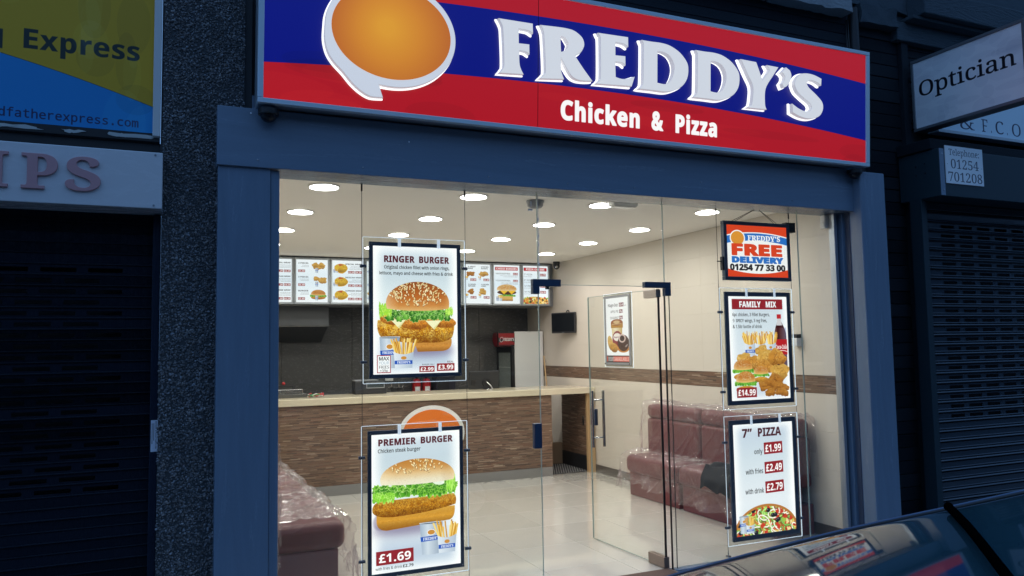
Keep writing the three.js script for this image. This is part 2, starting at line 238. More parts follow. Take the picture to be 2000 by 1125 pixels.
const family = canvas(560, 784, (g, w, h) => {
  const r = RNG(13); litGround(g, w, h, [[0, '#c9d4df'], [0.3, '#cfdbe4'], [0.8, '#dfe5ec'], [1, '#b8c6d8']]);
  g.fillStyle = '#8c1f26'; g.fillRect(34, 20, 484, 78); text(g, 'FAMILY', 100, 82, 60, { color: '#eef2f5', fit: 206, bold: 2 }); text(g, 'MIX', 352, 82, 60, { color: '#eef2f5', fit: 104, bold: 2 });
  text(g, '6pc chicken, 3 Fillet Burgers,', 36, 150, 33, { style: 'normal', color: '#1a1a1a', fit: 354, bold: 1 }); text(g, '9', 36, 196, 33, { style: 'normal', color: '#2a2a2a' }); text(g, 'SPICY', 66, 196, 32, { color: '#222', fit: 74 }); text(g, 'wings, 3 reg fries,', 150, 196, 33, { style: 'normal', color: '#1a1a1a', fit: 212, bold: 1 }); text(g, '& 1.5ltr bottle of drink', 36, 241, 33, { style: 'normal', color: '#1a1a1a', fit: 274, bold: 1 });
  // bottle
  g.fillStyle = '#b8232a'; g.fillRect(458, 136, 42, 34); g.fillStyle = '#3a1010'; g.beginPath(); g.moveTo(462, 170); g.lineTo(496, 170); g.bezierCurveTo(500, 220, 548, 240, 546, 320); g.lineTo(546, 560); g.lineTo(428, 560); g.lineTo(428, 320); g.bezierCurveTo(426, 240, 458, 220, 462, 170); g.fill();
  const bg = g.createLinearGradient(428, 0, 546, 0); bg.addColorStop(0, 'rgba(255,255,255,0.35)'); bg.addColorStop(0.3, 'rgba(255,255,255,0)'); bg.addColorStop(1, 'rgba(120,140,190,0.5)'); g.fillStyle = bg; g.fillRect(428, 240, 118, 320); g.fillStyle = 'rgba(230,235,240,0.85)'; g.beginPath(); g.moveTo(462, 170); g.lineTo(496, 170); g.lineTo(508, 222); g.lineTo(450, 222); g.fill();
  g.fillStyle = '#b01c22'; g.fillRect(426, 330, 124, 118); text(g, 'Coca-Cola', 488, 404, 44, { style: 'italic bold', font: 'serif', color: '#fff', align: 'center', fit: 112 }); g.strokeStyle = '#fff'; g.lineWidth = 4; g.beginPath(); g.moveTo(432, 424); g.quadraticCurveTo(490, 406, 548, 426); g.stroke();
  for (let i = 0; i < 3; i++) fries(g, 140 + i * 98, 282, 104, 170, r, i !== 1);
  for (const [x, y, s, t] of [[300, 415, 60, 2], [130, 470, 62, 2], [210, 500, 74, 0], [350, 470, 88, 2], [440, 470, 90, 0], [320, 540, 80, 0], [470, 580, 88, 2], [420, 640, 70, 1]]) chicken(g, x, y, s, r, t);
  for (const [x, y, s] of [[22, 540, 190], [210, 580, 150], [40, 634, 196]]) { crumb(g, (c) => c.ellipse(x + s * 0.5, y + s * 0.36, s * 0.46, s * 0.14, 0, 0, TAU), '#cf8f2f', '#8a5010', '#f0c45c', [x, y, s, s * 0.6], r, 160, 4); lettuce(g, x, y + s * 0.04, s, s * 0.18, r); bun(g, x + s * 0.04, y + s * 0.06, s * 0.92, s * 0.4, { seeds: 80, sy: 0.58, ss: 0.42, stops: [[0, '#c88a3f'], [0.5, '#b8702a'], [1, '#e6c078']] }, r); }
  for (let i = 0; i < 26; i++) chicken(g, 290 + r() * 230, 640 + r() * 110, 24 + r() * 18, r, 1);
  g.fillStyle = '#8c1f26'; g.fillRect(52, 690, 186, 74); text(g, '£14.99', 145, 750, 64, { color: '#fff', align: 'center', fit: 166 });
});
const pizza = canvas(560, 800, (g, w, h) => {
  const r = RNG(14); litGround(g, w, h, [[0, '#bfcddd'], [0.3, '#cfdbe4'], [0.7, '#e4eaf0'], [1, '#d8e0e6']]);
  text(g, '7”', 84, 96, 84, { color: '#43121d', fit: 92, bold: 3 }); text(g, 'PIZZA', 226, 96, 84, { color: '#43121d', fit: 224, bold: 3 });
  [['only', '£1.99', 190, 256, 214], ['with fries', '£2.49', 106, 256, 356], ['with drink', '£2.79', 96, 256, 498]].forEach(([a, b, x, , y]) => { text(g, a, 268, y + 8, 48, { style: 'normal', color: '#222', align: 'right', fit: 268 - x, bold: 1.4 }); price(g, b, 282, y - 70, 176, 86, -0.015); });
  g.save(); g.beginPath(); g.ellipse(280, 800, 300, 210, 0, 0, TAU); g.fillStyle = '#b5762f'; g.fill(); g.beginPath(); g.ellipse(280, 806, 284, 198, 0, 0, TAU); g.clip(); g.fillStyle = '#c9552a'; g.fillRect(0, 580, 560, 220);
  const T = (n, f) => { for (let i = 0; i < n; i++) f(r() * 560, 600 + r() * 210); };
  T(240, (x, y) => blob(g, x, y, 10 + r() * 16, ['#e8c66a', '#d8452a', '#f0dc9a', '#b8301c', '#9fc04a', '#c98a3a'][Math.floor(r() * 6)], r, 0.5));
  const ring = (x, y, rad, col, lw) => { g.strokeStyle = 'rgba(60,20,0,0.4)'; g.lineWidth = lw; g.beginPath(); g.ellipse(x, y + 4, rad, rad * 0.62, r(), 0, 2 + r() * 4.3); g.stroke(); g.strokeStyle = col; g.beginPath(); g.ellipse(x, y, rad, rad * 0.62, r(), 0, 3 + r() * 3.3); g.stroke(); g.strokeStyle = 'rgba(255,255,255,0.5)'; g.lineWidth = lw * 0.25; g.stroke(); };
  T(30, (x, y) => ring(x, y, 30 + r() * 26, '#5fae2b', 12)); T(16, (x, y) => ring(x, y, 28 + r() * 22, '#a6e05a', 11)); T(16, (x, y) => ring(x, y, 36 + r() * 24, '#f3f0dc', 10)); T(22, (x, y) => blob(g, x, y, 17, '#c83a1c', r, 0.4)); T(16, (x, y) => { g.fillStyle = '#17171c'; g.beginPath(); g.ellipse(x, y, 19, 16, 0, 0, TAU); g.fill(); g.fillStyle = 'rgba(255,255,255,0.5)'; g.beginPath(); g.ellipse(x - 6, y - 6, 5, 4, 0, 0, TAU); g.fill(); });
  g.restore(); cup(g, 32, 660, 84, 122); fries(g, 92, 676, 78, 112, r);
});
const delivery = canvas(660, 440, (g, w, h) => {
  g.fillStyle = '#e2461f'; g.fillRect(0, 0, w, h);
  g.fillStyle = '#fff'; g.beginPath(); g.moveTo(0, 86); g.quadraticCurveTo(330, 24, 660, 86); g.lineTo(660, 372); g.quadraticCurveTo(330, 450, 0, 372); g.fill();
  g.fillStyle = '#2a74cc'; g.beginPath(); g.moveTo(0, 96); g.quadraticCurveTo(330, 32, 660, 96); g.lineTo(660, 158); g.quadraticCurveTo(330, 96, 0, 158); g.fill();
  g.fillStyle = '#fff'; g.beginPath(); g.ellipse(118, 112, 82, 70, 0, 0, TAU); g.fill(); g.fillStyle = '#e79a35'; g.beginPath(); g.ellipse(118, 110, 70, 58, 0, 0, TAU); g.fill();
  text(g, "FREDDY'S", 226, 128, 62, { color: '#fff', font: 'serif', fit: 362, bold: 2 });
  text(g, 'FREE', 40, 254, 128, { color: '#e2461f', fit: 568, bold: 12 }); text(g, 'DELIVERY', 46, 318, 66, { color: '#2a74cc', fit: 560, bold: 8 });
  text(g, '01254 77 33 00', 28, 384, 70, { color: '#17171b', fit: 604, bold: 5 });
});
const dessert = canvas(420, 600, (g, w, h) => {
  const r = RNG(15); g.fillStyle = '#fff'; g.fillRect(0, 0, w, h);
  text(g, 'Häagen-Dazs', 40, 90, 44, { style: 'normal', color: '#333', fit: 190, bold: 1 }); g.fillStyle = '#7a2830'; g.fillRect(250, 56, 84, 40); text(g, '£3.49', 292, 88, 32, { color: '#fff', align: 'center', fit: 72 }); text(g, 'each', 342, 92, 18, { style: 'normal', color: '#777' });
  text(g, 'APPLE PIE', 90, 156, 36, { style: 'normal', color: '#444', fit: 148 }); g.fillStyle = '#7a2830'; g.fillRect(252, 126, 60, 36); text(g, '99p', 282, 155, 28, { color: '#fff', align: 'center' }); text(g, 'DOUGHNUT', 78, 222, 36, { style: 'normal', color: '#444', fit: 160 }); g.fillStyle = '#7a2830'; g.fillRect(252, 192, 60, 36); text(g, '99p', 282, 221, 28, { color: '#fff', align: 'center' });
  const tg = g.createLinearGradient(100, 0, 300, 0); tg.addColorStop(0, '#e8d39a'); tg.addColorStop(0.4, '#f5ead0'); tg.addColorStop(1, '#c9a860'); g.fillStyle = tg; g.beginPath(); g.moveTo(102, 310); g.lineTo(300, 310); g.lineTo(284, 480); g.lineTo(120, 480); g.fill();
  for (let i = 0; i < 200; i++) { g.fillStyle = 'rgba(170,120,50,0.4)'; g.fillRect(106 + r() * 188, 312 + r() * 100, 4, 3); }
  g.fillStyle = '#8e1f2c'; g.beginPath(); g.ellipse(205, 430, 92, 84, 0, 0, TAU); g.fill(); g.fillStyle = '#f7efe6'; g.beginPath(); g.ellipse(200, 410, 70, 42, 0, 0, TAU); g.fill(); text(g, 'Häagen-Dazs', 200, 418, 24, { color: '#7a1f2c', align: 'center', fit: 118 }); g.clearRect(0, 0, 0, 0);
  g.fillStyle = '#b8842a'; g.fillRect(90, 262, 222, 52); g.fillStyle = '#9a5a2c'; g.beginPath(); g.ellipse(200, 258, 110, 34, 0, 0, TAU); g.fill(); g.fillStyle = '#d9b98a'; g.beginPath(); g.ellipse(196, 254, 60, 16, 0, 0, TAU); g.fill(); g.fillStyle = 'rgba(255,240,190,0.6)'; g.fillRect(110, 270, 180, 8);
  crumb(g, (c) => { c.ellipse(72, 470, 46, 80, -0.35, 0, TAU); }, '#e2b25c', '#a86a1f', '#f7dc9c', [0, 380, 150, 180], r, 160, 6); crumb(g, (c) => { c.ellipse(140, 520, 72, 48, 0.2, 0, TAU); }, '#d99a34', '#8f5212', '#f7dc9c', [60, 460, 160, 110], r, 160, 6);
  g.fillStyle = '#c9822c'; g.beginPath(); g.ellipse(310, 526, 106, 44, 0, 0, TAU); g.fill(); g.fillStyle = '#3a1512'; g.beginPath(); g.ellipse(312, 472, 104, 84, 0, 0, TAU); g.fill(); g.fillStyle = '#dfc7bd'; g.beginPath(); g.ellipse(292, 424, 64, 44, 0, 0, TAU); g.fill(); g.fillStyle = '#2a0d0b'; g.beginPath(); g.ellipse(292, 424, 42, 30, 0, 0, TAU); g.fill(); g.fillStyle = 'rgba(255,255,255,0.6)'; g.beginPath(); g.ellipse(368, 500, 26, 9, -0.5, 0, TAU); g.fill();
});
const dessertFoot = canvas(420, 70, (g, w, h) => { g.fillStyle = '#3b3b3f'; g.fillRect(0, 0, w, h); g.fillStyle = '#e8553f'; g.fillRect(120, 10, 296, 50); g.fillRect(4, 10, 16, 50); text(g, 'DESSERTS', 28, 54, 52, { color: '#d8d8d8', fit: 120 }); text(g, 'AVAILABLE', 156, 54, 52, { color: '#ffd9d0', fit: 250 }); });
function menu(kind, seed) {
  return canvas(300, 420, (g, w, h) => {
    const r = RNG(seed); g.fillStyle = '#fff'; g.fillRect(0, 0, w, h); const gr = g.createLinearGradient(0, 0, 0, h); gr.addColorStop(0, '#f6fbff'); gr.addColorStop(0.5, '#e4f1fb'); gr.addColorStop(1, '#f8fcff'); g.fillStyle = gr; g.fillRect(0, 0, w, h);
    const lines = (x, y, n, ww) => { for (let i = 0; i < n; i++) text(g, ['with crispy fillet and salad', 'served with fries & drink', 'choose any dressing'][i % 3], x, y + i * 13, 11, { style: 'normal', color: '#777', align: 'right', fit: ww * (0.7 + 0.3 * r()) }); };
    if (kind === 'wraps' || kind === 'buckets') ['SPECIAL', 'MEXICAN', 'SUPREME'].forEach((n, i) => {
      const y = 20 + i * 134;
      if (kind === 'wraps') { blob(g, 88, y + 60, 66, '#d8a424', r, 0.12, 48); crumb(g, (c) => c.ellipse(88, y + 56, 62, 44, 0, 0, TAU), '#e0b42e', '#a06a10', '#f2d56a', [24, y + 10, 130, 100], r, 90, 6); blob(g, 84, y + 24, 22, '#b5482a', r, 0.5, 9); text(g, n + ' WRAP', 290, y + 22, 19, { color: '#2a2a2a', align: 'right', fit: 160 }); lines(290, y + 42, 3, 130); price(g, '£3.29', 158, y + 84, 62, 24); price(g, '£4.29', 228, y + 84, 62, 24); } else { for (let k = 0; k < 7; k++) chicken(g, 36 + r() * 100, y + 26 + r() * 46, 32, r, k); g.strokeStyle = '#2a5cb8'; g.lineWidth = 5; g.beginPath(); g.moveTo(6, y + 84); g.lineTo(50, y + 104); g.lineTo(140, y + 82); g.stroke(); text(g, ['MINI FILLETS', 'BONELESS BOX', 'MINI VARIETY'][i], 290, y + 22, 19, { color: '#2a2a2a', align: 'right', fit: 130 }); lines(290, y + 42, 3, 110); price(g, '£4.99', 166, y + 84, 62, 24); }
      cup(g, 12, y + 70, 22, 34); fries(g, 34, y + 72, 24, 32, r, false);
    });
    if (kind === 'pieces') ['2 PIECES', '3 PIECES', 'BURGER'].forEach((n, i) => { const y = 16 + i * 136; if (i < 2) for (let k = 0; k < 6; k++) chicken(g, 170 + r() * 90, y + 34 + r() * 30, 30, r, 2); else { crumb(g, (c) => c.ellipse(210, y + 84, 70, 20, 0, 0, TAU), '#c9882e', '#8a5010', '#f0c45c', [130, y + 60, 160, 50], r, 90, 4); lettuce(g, 136, y + 58, 150, 20, r); bun(g, 140, y + 60, 140, 52, { seeds: 40, stops: [[0, '#c88a3f'], [0.6, '#b8702a'], [1, '#e6c078']] }, r); } cup(g, 180, y + 66, 30, 46); price(g, '£3.49', 20, y + 84, 64, 24); text(g, n, 20, y + 26, 19, { color: '#2a2a2a', fit: 96 }); lines(120, y + 44, 2, 90); });
    if (kind === 'sides') [['5 SPICY WINGS', 10, 10], ['6 CHICKEN NUGGETS', 158, 10], ['10 CHICKEN POPCORN', 10, 200], ['4 CHICKEN STRIPS', 158, 200]].forEach(([n, x, y], i) => { const [a, ...b] = n.split(' '); text(g, a + ' ' + b[0], x + 40, y + 22, 17, { color: '#222', fit: 86 }); text(g, b.slice(1).join(' ') || '', x + 40, y + 40, 17, { color: '#222' }); for (let k = 0; k < 7; k++) chicken(g, x + 40 + r() * 60, y + 74 + r() * 34, i % 2 ? 26 : 20, r, i % 2 ? 2 : 1); fries(g, x + 10, y + 118, 28, 42, r, false); price(g, ['£3.69', '£3.49', '£3.29', '£3.99'][i], x + 66, y + 142, 66, 26); });
    if (kind === 'cheese') { g.fillStyle = '#b8242c'; g.fillRect(18, 20, 264, 36); text(g, 'CHEESE BURGERS', 150, 49, 30, { color: '#fff', align: 'center', fit: 240 }); text(g, '1/4LB BURGER MEAL', 20, 100, 22, { style: 'normal', color: '#333', fit: 176 }); price(g, '£3.99', 226, 82, 56, 24); text(g, '1/2LB BURGER MEAL', 20, 176, 22, { style: 'normal', color: '#333', fit: 176 }); price(g, '£4.69', 226, 158, 56, 24); lines(280, 118, 2, 230); lines(280, 196, 2, 230); blob(g, 150, 300, 112, '#4a2a1c', r, 0.2, 26); for (const x of [80, 170]) { g.fillStyle = '#f0bb2c'; g.beginPath(); g.moveTo(x - 10, 276); g.lineTo(x + 84, 280); g.lineTo(x + 36, 318); g.fill(); } lettuce(g, 70, 322, 180, 22, r); crumb(g, (c) => c.rect(92, 340, 128, 50), '#e0b060', '#b87a2c', '#f3d79c', [90, 340, 134, 52], r, 60, 3); bun(g, 34, 276, 232, 66, { seeds: 90, sy: 0.5, ss: 0.44, stops: [[0, '#d9a860'], [0.5, '#c98a44'], [1, '#ecd2a0']] }, r); cup(g, 26, 344, 30, 48); fries(g, 56, 330, 40, 62, r, false); }
    if (kind === 'pizza') { g.fillStyle = '#b8242c'; g.fillRect(12, 20, 276, 36); text(g, 'PIZZA OFFERS', 150, 49, 31, { color: '#fff', align: 'center', fit: 226 }); ['7" PIZZA', '9" PIZZA', '12" PIZZA', '14" PIZZA'].forEach((n, i) => { text(g, n, 14, 104 + i * 64, 24, { style: 'normal', color: '#333', fit: 100 }); price(g, ['£2.79', '£3.79', '£5.99', '£6.99'][i], 206, 84 + i * 64, 70, 28); text(g, 'any two toppings', 14, 122 + i * 64, 13, { style: 'normal', color: '#999', fit: 90 }); }); g.fillStyle = '#e3b24c'; g.beginPath(); g.ellipse(140, 420, 190, 80, 0, 0, TAU); g.fill(); for (let i = 0; i < 120; i++) blob(g, r() * 300, 352 + r() * 68, 5 + r() * 9, ['#8fbf4a', '#c8462a', '#f2e2a0', '#3a2a20', '#e8c66a', '#d9903a'][Math.floor(r() * 6)], r, 0.5); }
    g.strokeStyle = '#ddd'; g.strokeRect(0, 0, w, h);
  });
}

// ---------------------------------------------------------------- ground, shell of the shop
const road = part('road', bx(-60, 60, -0.30, -0.26, 2.3, 60), mat(0.05, 0.05, 0.052, 0.85, { bumpMap: rep(grainN, 80, 40), bumpScale: 0.006 }), null, 'structure');
const pavement = part('pavement', bx(-60, 60, -0.26, -0.14, -0.06, 2.12), mat(0.2, 0.2, 0.2, 0.9, { bumpMap: rep(grainN, 60, 2), bumpScale: 0.004 }), null, 'structure');
const kerb = part('kerb', rb(-60, 60, -0.30, -0.135, 2.124, 2.28, 0.015), mat(0.28, 0.28, 0.27, 0.9, { bumpMap: rep(grainN, 60, 1), bumpScale: 0.004 }), null, 'structure');
const ground = part('ground', bx(-250, 250, -0.5, -0.32, -250, 250), mat(0.06, 0.06, 0.055, 0.95), null, 'structure');

{ const t = thing('terrace', 'dark row of brick houses across the street, behind the camera', 'building');
  part('wall', bx(-32, 36, -0.3, 6.4, 17, 24), mat(0.09, 0.075, 0.065, 0.9, { bumpMap: rep(grainN, 30, 4), bumpScale: 0.01 }), t);
  const rs = new THREE.Shape([[0, 0], [7.6, 0], [3.8, 2.6]].map((p) => new THREE.Vector2(...p))); part('roof', new THREE.ExtrudeGeometry(rs, { depth: 68.4, bevelEnabled: false }).rotateY(Math.PI / 2).translate(-32.2, 6.402, 24.3), mat(0.06, 0.065, 0.075, 0.8), t);
  const wg = bx(-0.55, 0.55, 0, 1.5, -0.04, 0), wm = mat(0.02, 0.025, 0.03, 0.1), sm = mat(0.3, 0.3, 0.28, 0.8), sg = rb(-0.7, 0.7, -0.12, -0.003, -0.12, 0, 0.01);
  for (let k = 0; k < 17; k++) for (const y of [0.9, 3.8]) { const w = part('window', wg, wm, t); w.position.set(-30 + k * 4, y, 17); part('sill', sg, sm, w); }
}
const XL = 0.45, XR = 5.2, H = 2.88;
const floor = part('floor', bx(XL - 0.2, XR + 0.1, -0.1, -0.006, -6.35, -0.04), M.grout, null, 'structure');
{ const xs = []; for (let k = -4; k <= 5; k++) xs.push(2.583 + 0.6345 * k); const zs = []; for (let k = 0; k <= 7; k++) zs.push(-0.394 - 0.652 * k); zs.unshift(-0.04); zs[zs.length - 1] = -4.25;
  let n = 0;
  for (let i = 0; i < xs.length - 1; i++) for (let j = 0; j < zs.length - 1; j++) {
    const x0 = Math.max(xs[i], XL), x1 = Math.min(xs[i + 1], XR), z1 = zs[j], z0 = Math.max(zs[j + 1], -4.25);
    if (x1 - x0 < 0.02 || z1 - z0 < 0.02) continue;
    part('tile', rb(x0 + 0.0012, x1 - 0.0012, -0.02, 0, z0 + 0.0012, z1 - 0.0012, 0.0012, 1), M.tileFloor[(n++ * 7 + i) % 4], floor);
  }
  part('kitchen_floor', bx(XL, XR, -0.02, -0.002, -6.3, -5.02), mat(0.05, 0.05, 0.052, 0.5), floor);
  part('counter_floor', bx(XL, 4.56, -0.02, -0.002, -5.015, -4.255), mat(0.05, 0.05, 0.052, 0.5), floor);
}
const ceiling = part('ceiling', bx(XL - 0.2, XR + 0.3, H, H + 0.25, -6.5, -0.121), M.ceiling, null, 'structure');
const wallRight = part('wall_right', bx(XR + 0.008, XR + 0.25, -0.1, H, -6.4, -0.03), M.grout, null, 'structure');
const wallLeft = part('wall_left', bx(XL - 0.2, XL, -0.1, H, -6.4, -0.03), mat(0.6, 0.55, 0.46, 0.4), null, 'structure');
const wallBack = part('wall_back', bx(XL - 0.2, XR + 0.2, -0.1, H, -6.5, -6.26), M.dark, null, 'structure');
function mosaic(x0, x1, y0, y1, depth, seed, row = 0.0095) { // split-face strips; front towards +z at z = 0
  const r = RNG(seed), out = [];
  for (let y = y0; y < y1 - 0.002; y += row) {
    let x = x0 - r() * 0.1;
    while (x < x1) {
      const L = 0.05 + r() * 0.17, a = Math.max(x, x0), b = Math.min(x + L, x1); x += L;
      if (b - a < 0.004) continue;
      const t = r(), k = 0.82 + 0.36 * r(); let c = [0.185 * k, 0.118 * k, 0.078 * k];
      if (t > 0.975) c = [0.36, 0.27, 0.19]; else if (t > 0.88) c = [0.27, 0.185, 0.13]; else if (t < 0.14) c = [0.11, 0.07, 0.048]; else if (t < 0.3) c = [0.19, 0.105, 0.066];
      out.push(tinted(bx(a + 0.0005, b - 0.0005, y + 0.0004, Math.min(y + row, y1) - 0.0006, -depth, -0.005 + r() * 0.005), c));
    }
  }
  return out;
}
{ // wall tiles of the right wall, and its band of split-face mosaic
  const rows = [[0.1, 0.27], [0.27, 0.572], [0.572, 0.892], [0.892, 1.217], [1.375, 1.68], [1.68, 1.985], [1.985, 2.29], [2.29, 2.595], [2.595, H]];
  rows.forEach(([y0, y1], j) => { for (let k = 0; k < 11; k++) { const z1 = -0.03 - 0.6 * k + (j % 2 ? 0 : 0.0), z0 = Math.max(z1 - 0.6, -6.25); if (z1 - z0 < 0.05) continue; part('tile', rb(XR, XR + 0.008, y0 + 0.0004, y1 - 0.0004, z0 + 0.0004, z1 - 0.0004, 0.0008, 1), M.tileWall[(k * 5 + j * 3) % 3], wallRight); } });
  const band = part('mosaic_band', merge(mosaic(-6.2, -0.03, 1.218, 1.374, 0.01, 31)).rotateY(-Math.PI / 2).translate(XR - 0.001, 0, 0), M.mosaic, wallRight, 'stuff');
  band.rotation.y = 0;
  part('skirting', bx(XR - 0.012, XR + 0.007, 0, 0.1, -6.2, -0.03), M.skirting, wallRight);
}
for (let k = 0; k < 5; k++) part('steel_panel', rb(XL + k * 0.98 + 0.002, Math.min(XL + (k + 1) * 0.98, XR) - 0.002, 0, H, -6.26, -6.235, 0.003, 1), M.steel, wallBack);

// ---------------------------------------------------------------- front of the building
{ const t = thing('shopfront_frame', 'blue-grey metal frame with broad lintel and two pillars round the lit shop window', 'shopfront');
  part('lintel', rb(0.242, 5.30, 2.762, 3.117, 0.0, 0.17, 0.004), M.frame, t);
  part('lintel_core', bx(0.3, 5.5, 2.765, 3.25, -0.12, -0.002), M.frame, t);
  part('pillar', rb(0.25, 0.545, -0.14, 2.80, 0.0, 0.15, 0.003), M.frame, t);
  part('jamb', rb(0.547, 0.6, -0.14, 2.76, -0.03, 0.135, 0.003), M.frame, t);
  part('pillar', rb(5.275, 5.56, -0.14, 3.09, 0.03, 0.25, 0.012), M.frame, t);
  part('pillar_back', bx(5.30, 5.62, -0.14, 3.1, -0.12, 0.028), M.frame, t);
  part('jamb', rb(5.19, 5.222, 0, 2.76, -0.03, 0.03, 0.002), M.alu, t);
  part('jamb', rb(5.224, 5.25, 0, 2.76, -0.03, 0.0, 0.002), M.black, t);
  part('jamb', rb(5.252, 5.273, 0, 2.76, -0.03, 0.06, 0.002), M.frame, t);
  part('jamb', rb(5.268, 5.285, 0, 2.76, 0.07, 0.12, 0.002), M.frameDark, t);
  for (const [x0, x1] of [[0.6, 2.38], [3.47, 5.19]]) {
    part('sill', [rb(x0, x1, -0.05, 0.0, -0.03, 0.03, 0.003), rb(x0, x1, -0.14, -0.052, -0.03, 0.05, 0.003)], M.frame, t);
    part('sill_ledge', rb(x0, x1, -0.075, -0.054, 0.051, 0.1, 0.004), M.alu, t);
  }
  const s = []; for (const [x, y] of [[0.428, 3.086], [0.468, 2.807], [1.1, 2.81], [1.95, 2.815], [2.55, 2.81], [3.1, 2.815], [3.7, 2.83], [3.7, 2.9], [4.6, 2.81], [1.4, 3.0]]) s.push(cyl(0.005, 0.004, x, y, 0.171, 'z', 10));
  part('screw', s, M.chrome, t, 'stuff');
}
{ const t = thing('upper_wall', 'dark wall above the lintel, mostly hidden behind the long lit fascia sign', 'wall');
  part('wall', bx(-8, 12, 4.6, 9, -0.4, -0.06), M.stoneDark, t);
  part('backing', bx(0.41, 5.545, 3.12, 4.15, -0.3, -0.06), M.black, t);
  part('trim', rb(0.405, 0.45, 3.12, 4.6, -0.06, 0.0, 0.003), M.dark, t);
  const r = RNG(4); for (let k = 0; k < 5; k++) part('plank', rb(0.455, 5.54, 4.15 + k * 0.09, 4.237 + k * 0.09, -0.09, -0.055 + r() * 0.006, 0.006), M.timber[k % 3], t);
  part('downpipe', cyl(0.045, 1.8, 5.59, 3.75, -0.02, 'y', 14), M.black, t);
}
{ // pier of exposed pebbles
  const t = thing('pebbledash_pier', 'dark pebbledash pier between the yellow sign and the blue-grey shopfront', 'pier');
  part('render', bx(-0.05, 0.404, -0.14, 4.7, -0.3, 0.028), mat(0.05, 0.055, 0.06, 0.95), t);
  const n = 26000, im = new THREE.InstancedMesh(new THREE.IcosahedronGeometry(1, 0), mat(1, 1, 1, 0.75), n), r = RNG(77), m = new THREE.Matrix4(), q = new THREE.Quaternion(), e = new THREE.Euler(), c = new THREE.Color();
  for (let i = 0; i < n; i++) { const s = 0.0035 + r() * r() * 0.0065, x = -0.05 + r() * 0.452, y = 0.2 + r() * 4.2; q.setFromEuler(e.set(r() * 6, r() * 6, r() * 6)); m.compose(V3(x, y, 0.027 + r() * 0.004), q, V3(s * (0.8 + r() * 0.7), s * (0.7 + r() * 0.4), s * 0.9)); im.setMatrixAt(i, m); const k = 0.085 + r() * r() * 0.36 * (0.7 + 0.6 * Math.max(-0.5, noise.noise(x * 9, y * 5, 2))), w = r(); im.setColorAt(i, c.setRGB(k * (0.9 + 0.2 * w), k * 0.98, k * (1.1 - 0.2 * w))); }
  im.name = 'pebbles'; im.userData.kind = 'stuff'; t.add(im);
}

// ---------------------------------------------------------------- glass front and open door
const pane = (t, x0, x1, y0, y1, z0 = -0.006, z1 = 0.006, edges = 'lrtb') => {
  part('pane', bx(x0, x1, y0, y1, z0, z1), M.glass, t);
  const e = []; if (edges.includes('l')) e.push(bx(x0 - 0.0035, x0 - 0.0005, y0, y1, z0, z1)); if (edges.includes('r')) e.push(bx(x1 + 0.0005, x1 + 0.0035, y0, y1, z0, z1)); if (edges.includes('t')) e.push(bx(x0, x1, y1 + 0.0005, y1 + 0.0035, z0, z1)); if (edges.includes('b')) e.push(bx(x0, x1, y0 - 0.0035, y0 - 0.0005, z0, z1));
  if (e.length) part('glass_edge', e, M.glassEdge, t);
};
{ const t = thing('shop_window', 'large fixed glass pane left of the doorway, behind it the brown counter', 'window'); pane(t, 0.6, 2.385, 0.0, 2.765, -0.006, 0.006, 'r');
  for (const [a, b, c, d] of [[2.315, 2.352, 2.632, 2.644], [2.424 - 0.09, 2.434 - 0.09, 2.66, 2.70]]) part('tape_scrap', rb(a, b, c, d, 0.0065, 0.0085, 0.0008, 1), M.white, t);
  part('lock_keep', rb(2.331, 2.388, 0.964, 1.136, -0.02, 0.02, 0.004), M.frameDark, t); }
{ const t = thing('shop_window', 'glass panel above the open doorway held by two angled dark fittings', 'window'); pane(t, 2.392, 3.448, 2.11, 2.765, -0.006, 0.006, 'b');
  part('patch_fitting', [rb(2.338, 2.56, 2.094, 2.145, -0.02, 0.02, 0.003), rb(2.338, 2.39, 2.04, 2.0935, -0.02, 0.02, 0.003)], M.frameDark, t);
  part('patch_fitting', [rb(3.27, 3.503, 2.098, 2.142, -0.02, 0.02, 0.003), rb(3.45, 3.503, 2.038, 2.0975, -0.02, 0.02, 0.003)], M.frameDark, t);
  part('stop', bx(2.45, 2.47, 2.075, 2.093, -0.015, 0.01), M.black, t); }
{ const t = thing('shop_window', 'fixed glass pane right of the doorway carrying the two tall menu posters', 'window'); pane(t, 3.458, 4.803, 0.0, 2.765, -0.006, 0.006, 'lr');
  part('seal', bx(3.4515, 3.4545, 0.0, 2.09, -0.01, 0.01), M.black, t); part('seal', bx(3.50, 3.504, 0.0, 2.04, -0.014, -0.007), M.dark, t); }
{ const t = thing('shop_window', 'narrow fixed glass pane at the far right beside the right pillar', 'window'); pane(t, 4.81, 5.19, 0.0, 2.765, -0.006, 0.006, ''); }
